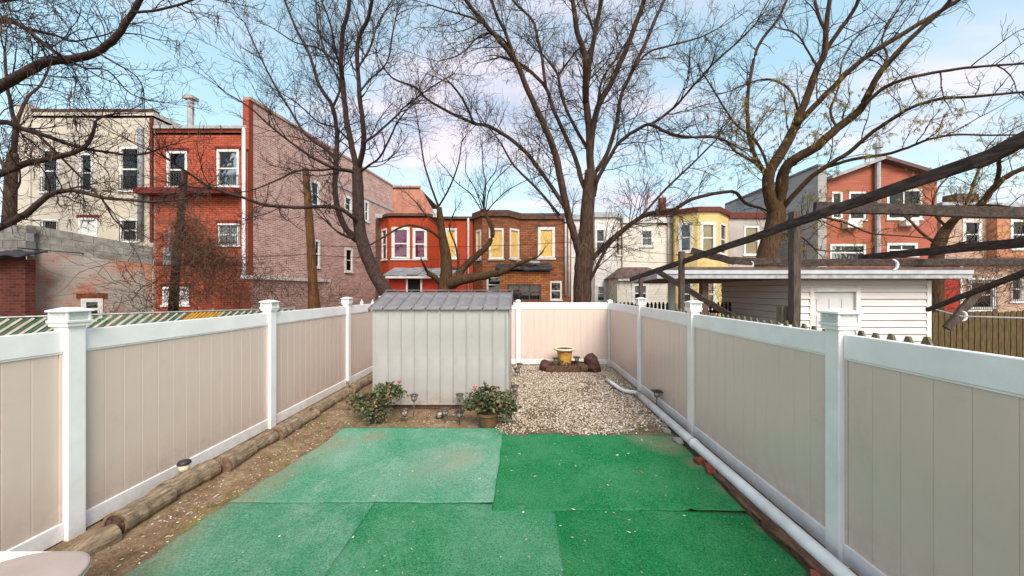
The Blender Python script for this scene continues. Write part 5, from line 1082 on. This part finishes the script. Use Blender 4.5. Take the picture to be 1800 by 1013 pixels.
# big central tree
T = 12.4
tree('big_tree', 'big bare many-limbed tree rising behind the centre of the back fence',
 [[(1022, 625, T, 30), (1022, 575, T, 21), (1023, 527, T, 17.5), (1025, 480, T, 18), (1028, 445, T, 18), (1031, 400, T, 14), (1035, 340, T, 13), (1038, 300, T, 11)]],
 [lb_([(1024, 460), (1013, 425), (998, 375), (983, 300), (967, 245), (947, 201), (924, 150), (908, 110), (884, 79), (853, 43), (821, 4), (800, -30)], T, T - 2.2, 11, 4),
  lb_([(908, 112), (900, 87), (885, 50), (872, 24), (860, -15)], T - 1.4, T - 1.6, 5, 3.5),
  lb_([(992, 365), (985, 351), (955, 308), (928, 272), (892, 241), (857, 221), (833, 217), (789, 197), (750, 174), (730, 154), (691, 138), (671, 114)], T, T + 1.8, 6.5, 2),
  lb_([(833, 217), (813, 174), (793, 148)], T + .9, T + .6, 3.5, 2.5), lb_([(983, 379), (947, 335), (904, 292), (876, 245), (850, 215)], T, T - 1.5, 4, 1.5),
  lb_([(1034, 345), (1022, 316), (1011, 276), (991, 233), (971, 189), (959, 154), (928, 122), (905, 108), (880, 100)], T, T + 1.6, 7, 3),
  lb_([(959, 154), (953, 103), (943, 59), (936, 36), (908, 8), (890, -15)], T + .9, T + 1.8, 4.5, 2.5),
  lb_([(1036, 270), (1028, 253), (1007, 217), (987, 170), (981, 134), (967, 111), (953, 95)], T, T + 2.2, 5, 2.5), lb_([(981, 134), (992, 118), (1003, 103)], T + 1.4, T + 1.2, 3, 2.2),
  lb_([(1038, 310), (1036, 237), (1030, 178), (1028, 99), (1015, 59), (1007, 0), (1000, -40)], T, T - .8, 10.5, 5),
  lb_([(1030, 180), (1032, 150), (1038, 103), (1050, 36), (1058, -5), (1062, -40)], T - .3, T - 1.8, 7.5, 5), lb_([(1028, 99), (1046, 70), (1035, 30), (1020, -20)], T - .4, T + .5, 4, 2.5),
  lb_([(1037, 280), (1042, 233), (1050, 190), (1074, 146), (1097, 95), (1117, 43), (1133, 0), (1145, -40)], T, T - 1.6, 8.5, 5.5),
  lb_([(1042, 340), (1046, 308), (1066, 272), (1082, 221), (1093, 166), (1113, 122), (1133, 79), (1153, 32), (1168, 0), (1180, -30)], T, T + 1.2, 6.5, 3.5),
  lb_([(1113, 122), (1140, 92), (1180, 80), (1230, 66), (1262, 50)], T + .5, T + .9, 3.2, 1.5), lb_([(1050, 190), (1058, 142), (1086, 99), (1110, 60), (1130, 20)], T - .5, T + .8, 3.5, 2),
  lb_([(1044, 345), (1050, 316), (1070, 280), (1090, 249), (1125, 225), (1145, 219), (1172, 233), (1212, 241), (1263, 243), (1300, 261)], T, T - 2.4, 6, 2),
  lb_([(1145, 219), (1184, 190), (1216, 154), (1251, 115), (1300, 71), (1330, 40)], T - 1.3, T - 2.6, 3.8, 2),
  lb_([(1030, 470), (1041, 455), (1075, 421), (1116, 389), (1143, 375), (1184, 369), (1218, 350), (1286, 337), (1310, 357), (1338, 366)], T - .1, T + .6, 7.5, 3.5),
  lb_([(1032, 495), (1040, 488), (1066, 437), (1098, 405), (1127, 380), (1173, 330), (1215, 290), (1260, 245)], T, T - 1.5, 5, 2),
  lb_([(853, 43), (825, 30), (790, 20), (760, 10)], T - 2, T - 2.5, 3, 1.5), lb_([(924, 150), (890, 75), (850, 60), (810, 95), (770, 108)], T - 1, T - 2.4, 3, 1.2)],
 M['bark'], M['twig'], dens=1.15, tlen=.98, bias=(0, 0, -.02), catkins=(1300, M['catkin'], .17, None), root_px=(1022, 560, T), seed=11)

# left tree leaning from behind the shed
T = 11.6
tree('leaning_tree', 'bare dark tree leaning left from behind the shed with forked upright stems',
 [[(722, 625, T, 18), (704, 560, T, 15), (684, 521, T, 13.5), (657, 478, T, 12.5), (637, 426, T, 12), (631, 387, T, 11), (629, 328, T, 10), (628, 295, T, 9)]],
 [lb_([(628, 305), (619, 260), (609, 209), (603, 150), (600, 120), (602, 59), (612, 20), (616, -20)], T, T - .8, 8, 4.5), lb_([(629, 300), (637, 268), (639, 229), (632, 165), (628, 79), (647, 32), (655, -5)], T, T - 1.6, 7.5, 4),
  lb_([(636, 425), (621, 418), (601, 387), (589, 339), (591, 280), (593, 241), (585, 189), (561, 150), (545, 99), (520, 50), (500, 0)], T, T + 1.6, 9, 2.5), lb_([(585, 189), (598, 150), (575, 100), (560, 50), (555, 0)], T + 1, T + 2, 3.5, 2),
  lb_([(632, 392), (621, 383), (600, 368), (570, 363), (530, 365), (490, 363), (459, 359), (426, 347), (375, 332), (343, 312), (310, 290), (276, 268)], T, T - 3.6, 6, 2),
  lb_([(628, 305), (612, 300), (589, 296), (554, 280), (530, 264), (479, 225), (440, 190), (400, 165)], T, T - 1.8, 5.5, 1.5), lb_([(591, 282), (575, 264), (558, 253), (534, 233), (510, 193), (483, 150), (455, 95), (430, 40)], T + .9, T + 2.4, 4.5, 1.5),
  lb_([(634, 302), (650, 290), (668, 276), (688, 237), (700, 213), (730, 175)], T, T - 1.4, 3.5, 1.5), lb_([(639, 250), (660, 237), (700, 201), (710, 189), (758, 154), (798, 130)], T - .6, T + 1, 3.2, 1.5),
  lb_([(590, 296), (560, 300), (525, 300), (480, 320), (440, 335), (400, 340)], T + .4, T - 1.2, 3, 1.3), lb_([(621, 420), (607, 415), (593, 408)], T - .1, T - .6, 4, 3),
  lb_([(634, 160), (650, 140), (680, 110), (690, 60), (700, 10)], T - 1, T + .3, 3, 1.5), lb_([(602, 120), (580, 100), (560, 85), (520, 75), (480, 50)], T - .4, T + .8, 3, 1.2), lb_([(604, 140), (590, 90), (580, 40), (560, -10)], T - .4, T - 1.8, 3.2, 1.6),
  lb_([(629, 120), (650, 85), (665, 40), (690, 0)], T - 1, T + .8, 3, 1.5), lb_([(616, 250), (590, 225), (560, 215), (520, 180), (470, 150)], T, T - 2, 2.6, 1.1)],
 M['bark_dark'], M['twig'], dens=1.15, tlen=1.0, bias=(0, 0, .05), root_px=(704, 560, T), seed=23)

# gnarled cut-back tree
T = 15.0
tree('gnarled_tree', 'gnarled cut-back tree with a thick sideways limb in front of the orange house',
 [[(782, 600, T, 16), (781, 540, T, 14), (781, 511, T, 14), (785, 480, T, 12), (783, 447, T, 10), (777, 411, T, 8), (772, 365, T, 5)]],
 [lb_([(784, 500), (812, 493), (844, 486), (881, 479), (912, 464), (945, 452)], T, T - 1.2, 18, 2), lb_([(800, 497), (812, 475), (835, 452), (856, 433), (866, 410), (858, 385), (851, 368)], T - .2, T + .4, 11, 4),
  lb_([(778, 424), (760, 408), (729, 397), (706, 399), (674, 417), (647, 433)], T, T - 2.4, 4, 2), lb_([(776, 500), (765, 488), (753, 480)], T, T - .5, 9, 7), lb_([(772, 368), (758, 328), (746, 288), (738, 237), (732, 200)], T, T + .6, 3.6, 1.4),
  lb_([(788, 470), (806, 470), (800, 430), (790, 400), (800, 370)], T, T + .8, 4, 1.5), lb_([(774, 400), (750, 380), (735, 360), (715, 340)], T, T + 1, 3, 1.2), lb_([(772, 362), (790, 330), (805, 290), (812, 250)], T, T - .6, 2.8, 1.2)]
 + [lb_([(851 + dx * .06, 372 - dy * .0), (851 + dx * .3 + U(-6, 6), 370 - dy * .4), (851 + dx * .7 + U(-8, 8), 370 - dy * .7), (851 + dx + U(-8, 8), 370 - dy)], T + .4, T + .4 + U(-.8, .8), 1.8, .9) for dx, dy in ((-60, 70), (-35, 95), (-8, 110), (20, 100), (45, 85), (75, 55))],
 M['bark_moss'], M['twig'], dens=.95, tlen=.55, bias=(0, 0, .1), root_px=(782, 560, T), seed=37)

# right tree with yellow buds
T = 11.8
tree('budding_tree', 'spreading tree with yellow buds and thick twin stems behind the garage roof',
 [[(1340, 640, T, 27), (1343, 520, T, 22), (1347, 460, T, 19), (1357, 415, T, 16), (1364, 380, T, 16), (1366, 355, T, 13), (1370, 335, T, 8)]],
 [lb_([(1360, 372), (1352, 345), (1352, 304), (1370, 272), (1393, 233), (1405, 201), (1421, 166), (1437, 118), (1449, 95), (1453, 39), (1460, -10)], T, T - 1.2, 16, 4.5), lb_([(1446, 98), (1472, 59), (1500, 20), (1512, -10)], T - .8, T - 1.5, 6, 4),
  lb_([(1352, 318), (1342, 300), (1326, 272), (1316, 233), (1314, 178), (1322, 118), (1336, 75), (1366, 36), (1385, -5)], T, T + 1.6, 6, 3), lb_([(1344, 305), (1325, 285), (1295, 268), (1271, 245), (1239, 239), (1200, 243), (1160, 230)], T, T + 1, 4, 1.5),
  lb_([(1368, 365), (1374, 324), (1382, 292), (1405, 276), (1437, 257), (1472, 225), (1512, 193), (1524, 170), (1543, 134), (1575, 95), (1614, 55), (1654, 20), (1678, -10)], T, T - 3, 15, 4),
  lb_([(1400, 220), (1429, 189), (1468, 150), (1508, 111), (1555, 79), (1614, 43), (1666, 12), (1700, -10)], T - .6, T - 2.4, 7.5, 5), lb_([(1518, 185), (1555, 154), (1595, 138), (1654, 126), (1713, 118), (1800, 112), (1850, 108)], T - 1.8, T - 4, 5, 2),
  lb_([(1374, 370), (1389, 350), (1421, 316), (1453, 292), (1492, 268), (1528, 237), (1563, 213), (1603, 189), (1654, 174), (1713, 170), (1800, 162), (1850, 160)], T, T - 4, 7, 2.5),
  lb_([(1448, 296), (1500, 280), (1555, 272), (1595, 260), (1634, 245), (1682, 237), (1740, 238), (1820, 236)], T - 1, T - 4.2, 4.5, 1.8), lb_([(1472, 225), (1460, 195), (1475, 150), (1480, 110), (1500, 70)], T - 1, T + 1, 3.2, 1.6),
  lb_([(1352, 300), (1330, 250), (1290, 215), (1255, 160), (1230, 120)], T + .2, T + 2, 3.6, 1.5), lb_([(1405, 205), (1390, 160), (1355, 140), (1320, 145), (1285, 160)], T - .5, T + .5, 3.2, 1.5),
  lb_([(1453, 60), (1440, 30), (1430, -10)], T - 1, T - .4, 4, 3), lb_([(1543, 134), (1560, 100), (1550, 70), (1570, 30), (1590, 0)], T - 2, T - 1, 3, 1.8), lb_([(1437, 118), (1420, 90), (1400, 60), (1370, 50)], T - .9, T + .6, 3, 1.5),
  lb_([(1376, 400), (1420, 380), (1480, 390), (1530, 410), (1590, 415), (1640, 420)], T + .2, T - 1, 3.2, 1.5), lb_([(1366, 410), (1410, 418), (1440, 440), (1500, 440)], T + .3, T + 1.8, 2.8, 1.5)],
 M['bark_moss'], M['twig'], dens=.85, tlen=.95, bias=(0, 0, 0), catkins=(2200, M['bud'], .075, lambda p: (p - at(1400, 330, 11.6)).length < 3.6), root_px=(1345, 560, T), seed=41)

# far right tree
T = 13.5
tree('right_edge_tree', 'leafless tree with slanting limbs at the right edge behind the pergola',
 [[(1640, 640, T, 15), (1642, 520, T, 13), (1645, 455, T, 11), (1652, 425, T, 10), (1664, 402, T, 8), (1678, 387, T, 6)]],
 [lb_([(1660, 405), (1680, 385), (1722, 360), (1745, 332), (1770, 310), (1810, 292)], T, T - 1.5, 9, 6), lb_([(1750, 325), (1756, 300), (1758, 275), (1790, 240), (1830, 220)], T - .8, T - 2, 5, 3), lb_([(1650, 430), (1620, 410), (1590, 380), (1560, 372)], T, T + 1, 4, 2),
  lb_([(1690, 378), (1705, 340), (1720, 300), (1735, 260)], T - .3, T + .6, 4, 2), lb_([(1665, 400), (1640, 370), (1650, 330), (1680, 300)], T, T + 1, 3.5, 1.5), lb_([(1722, 360), (1760, 362), (1810, 370)], T - .7, T - 2, 3, 2), lb_([(1655, 440), (1700, 425), (1750, 430), (1800, 415)], T, T - 2, 3, 1.5)],
 M['bark_moss'], M['twig'], dens=1.0, tlen=.8, bias=(0, 0, .02), catkins=(900, M['bud'], .1, None), root_px=(1640, 560, T), seed=43)

# near branches from a tree standing out of view on the left
T = 7.0
tree('overhanging_tree', 'dark branches reaching in from a tree beyond the left edge',
 [[(-260, 900, 7.2, 40), (-250, 700, 7.2, 34), (-240, 500, 7.1, 30), (-230, 300, 7, 26), (-235, 100, 7, 22)]],
 [lb_([(-232, 330), (-120, 220), (0, 154), (32, 134), (79, 111), (130, 103), (170, 91), (205, 63), (229, 28), (249, -5), (265, -40)], T, T - .8, 14, 4.5), lb_([(-235, 180), (-100, 60), (0, 36), (39, 47), (79, 79), (114, 103)], T, T - .5, 10, 3), lb_([(39, 47), (99, 63), (130, 73), (190, 60)], T - .3, T + .8, 3.5, 1.5),
  lb_([(-236, 480), (-100, 345), (0, 306), (47, 288), (103, 276), (146, 261), (162, 237), (172, 209), (205, 200)], T, T + 1, 10, 1.8), lb_([(-232, 350), (-120, 230), (0, 215), (39, 227), (87, 241), (130, 257), (190, 268), (245, 272), (300, 255)], T, T + 1.4, 9, 1.5),
  lb_([(-240, 560), (-100, 450), (0, 400), (47, 375), (87, 343), (130, 335), (178, 347), (225, 352), (272, 355), (330, 350)], T, T + .6, 10, 1.8), lb_([(63, 233), (103, 272), (130, 300), (165, 335), (200, 375)], T + .5, T + 1.2, 3.5, 1.3), lb_([(236, 22), (276, 18), (316, 8), (350, -5)], T - .8, T - 1.2, 3.5, 2.5),
  lb_([(170, 91), (200, 110), (235, 130), (250, 150)], T - .6, T - .2, 2.5, 1.2), lb_([(-230, 140), (-80, 20), (20, 0), (80, -10)], T, T - .6, 8, 3), lb_([(114, 103), (150, 120), (190, 125), (230, 165), (280, 180)], T - .4, T + .8, 2.6, 1.1), lb_([(178, 347), (200, 385), (215, 400)], T + .4, T + .6, 2.2, 1.2)],
 M['bark_dark'], M['twig'], dens=1.35, tlen=.62, bias=(0, 0, -.02), catkins=(120, M['vine'], .22, None), root_px=(-250, 700, 7.2), seed=47, hang=1.5)

# background tree at the far left edge
T = 14.5
tree('thin_background_tree', 'thin grey tree standing left of the cream building', [[(14, 600, T, 12), (15, 480, T, 10), (16, 390, T, 9), (20, 310, T, 8), (23, 270, T, 7)]],
 [lb_([(23, 272), (27, 230), (20, 190), (13, 150), (8, 90)], T, T - 1, 6, 2.5), lb_([(25, 240), (35, 200), (50, 170), (71, 150), (90, 110)], T, T + 1, 4.5, 2), lb_([(19, 320), (0, 280), (-20, 240)], T, T + 1, 4, 2), lb_([(18, 350), (35, 320), (32, 280)], T, T - 1, 3, 1.2)],
 M['bark'], M['twig'], dens=1.0, tlen=.8, root_px=(14, 560, T), seed=51)

# ------------------------------------------------------------------ dead vines and brush on the left
def brush(name, label, spots, mat, cat='vines'):
    tw = Twigs(); c0 = None
    for (px, py, D, rx, rz, cnt, ln, hang) in spots:
        c = at(px, py, D); c0 = c0 or Vector((c.x, c.y, 0))
        for _ in range(cnt):
            p = c + Vector((random.gauss(0, .5) * rx, random.gauss(0, .35) * rx * .6, random.gauss(0, .5) * rz)); p.z = max(p.z, .1)
            tw.add(grow(p, rdir(), ln * U(.5, 1.6), 8, .55, Vector((0, 0, -.12 * hang))), U(.004, .011), .003)
    o = bpy.data.objects.new(name, tw.mesh(name, mat, c0)); COL.objects.link(o); o.location = c0; tag(o, label, cat)
random.seed(61)
brush('dead_vines', 'tangle of dead brown vines hanging over the pole and red wall', [(328, 405, 13.3, .7, 1.0, 420, 1.0, 1), (360, 445, 13.2, 1.3, .8, 700, 1.1, 1), (345, 500, 13, 1.9, .8, 380, 1.1, .6), (430, 480, 14, 1.8, .9, 300, 1.1, .6), (312, 350, 13.4, .4, .8, 70, .9, 1)], M['vine'])
brush('dead_brush', 'thin reddish dead shrub stems in front of the stucco wall', [(245, 500, 10.6, 1.0, 1.0, 75, 1.2, -.6), (285, 530, 10.6, 1.2, .5, 70, .9, -.4), (190, 560, 9.2, .7, .25, 60, .5, 0)], M['vine'], 'shrub')
brush('bare_bramble', 'bare bramble below the long brick wall by the stripped trunk', [(460, 520, 13, 1.6, .6, 150, 1.1, -.3), (580, 520, 14.5, 1.6, .5, 90, 1.1, -.3)], M['vine'], 'shrub')
brush('climbing_vine', 'thin bare vine climbing on the white clapboard houses', [(1070, 470, 19.2, 1.0, 1.6, 40, 1.8, -.3), (1105, 450, 19.2, 1.0, 1.6, 40, 1.8, -.3)], M['vine'])
brush('carport_brush', 'reddish dead brush seen under the carport roof', [(1250, 512, 17, 2.0, .8, 160, 1.2, -.3)], M['vine'], 'shrub')
brush('garage_brush', 'dry twigs and branches tangled right of the red extension', [(1690, 500, 15, 2.2, 1.2, 260, 1.6, -.2), (1770, 480, 15, 2.0, 1.2, 200, 1.6, -.2)], M['vine'], 'shrub')
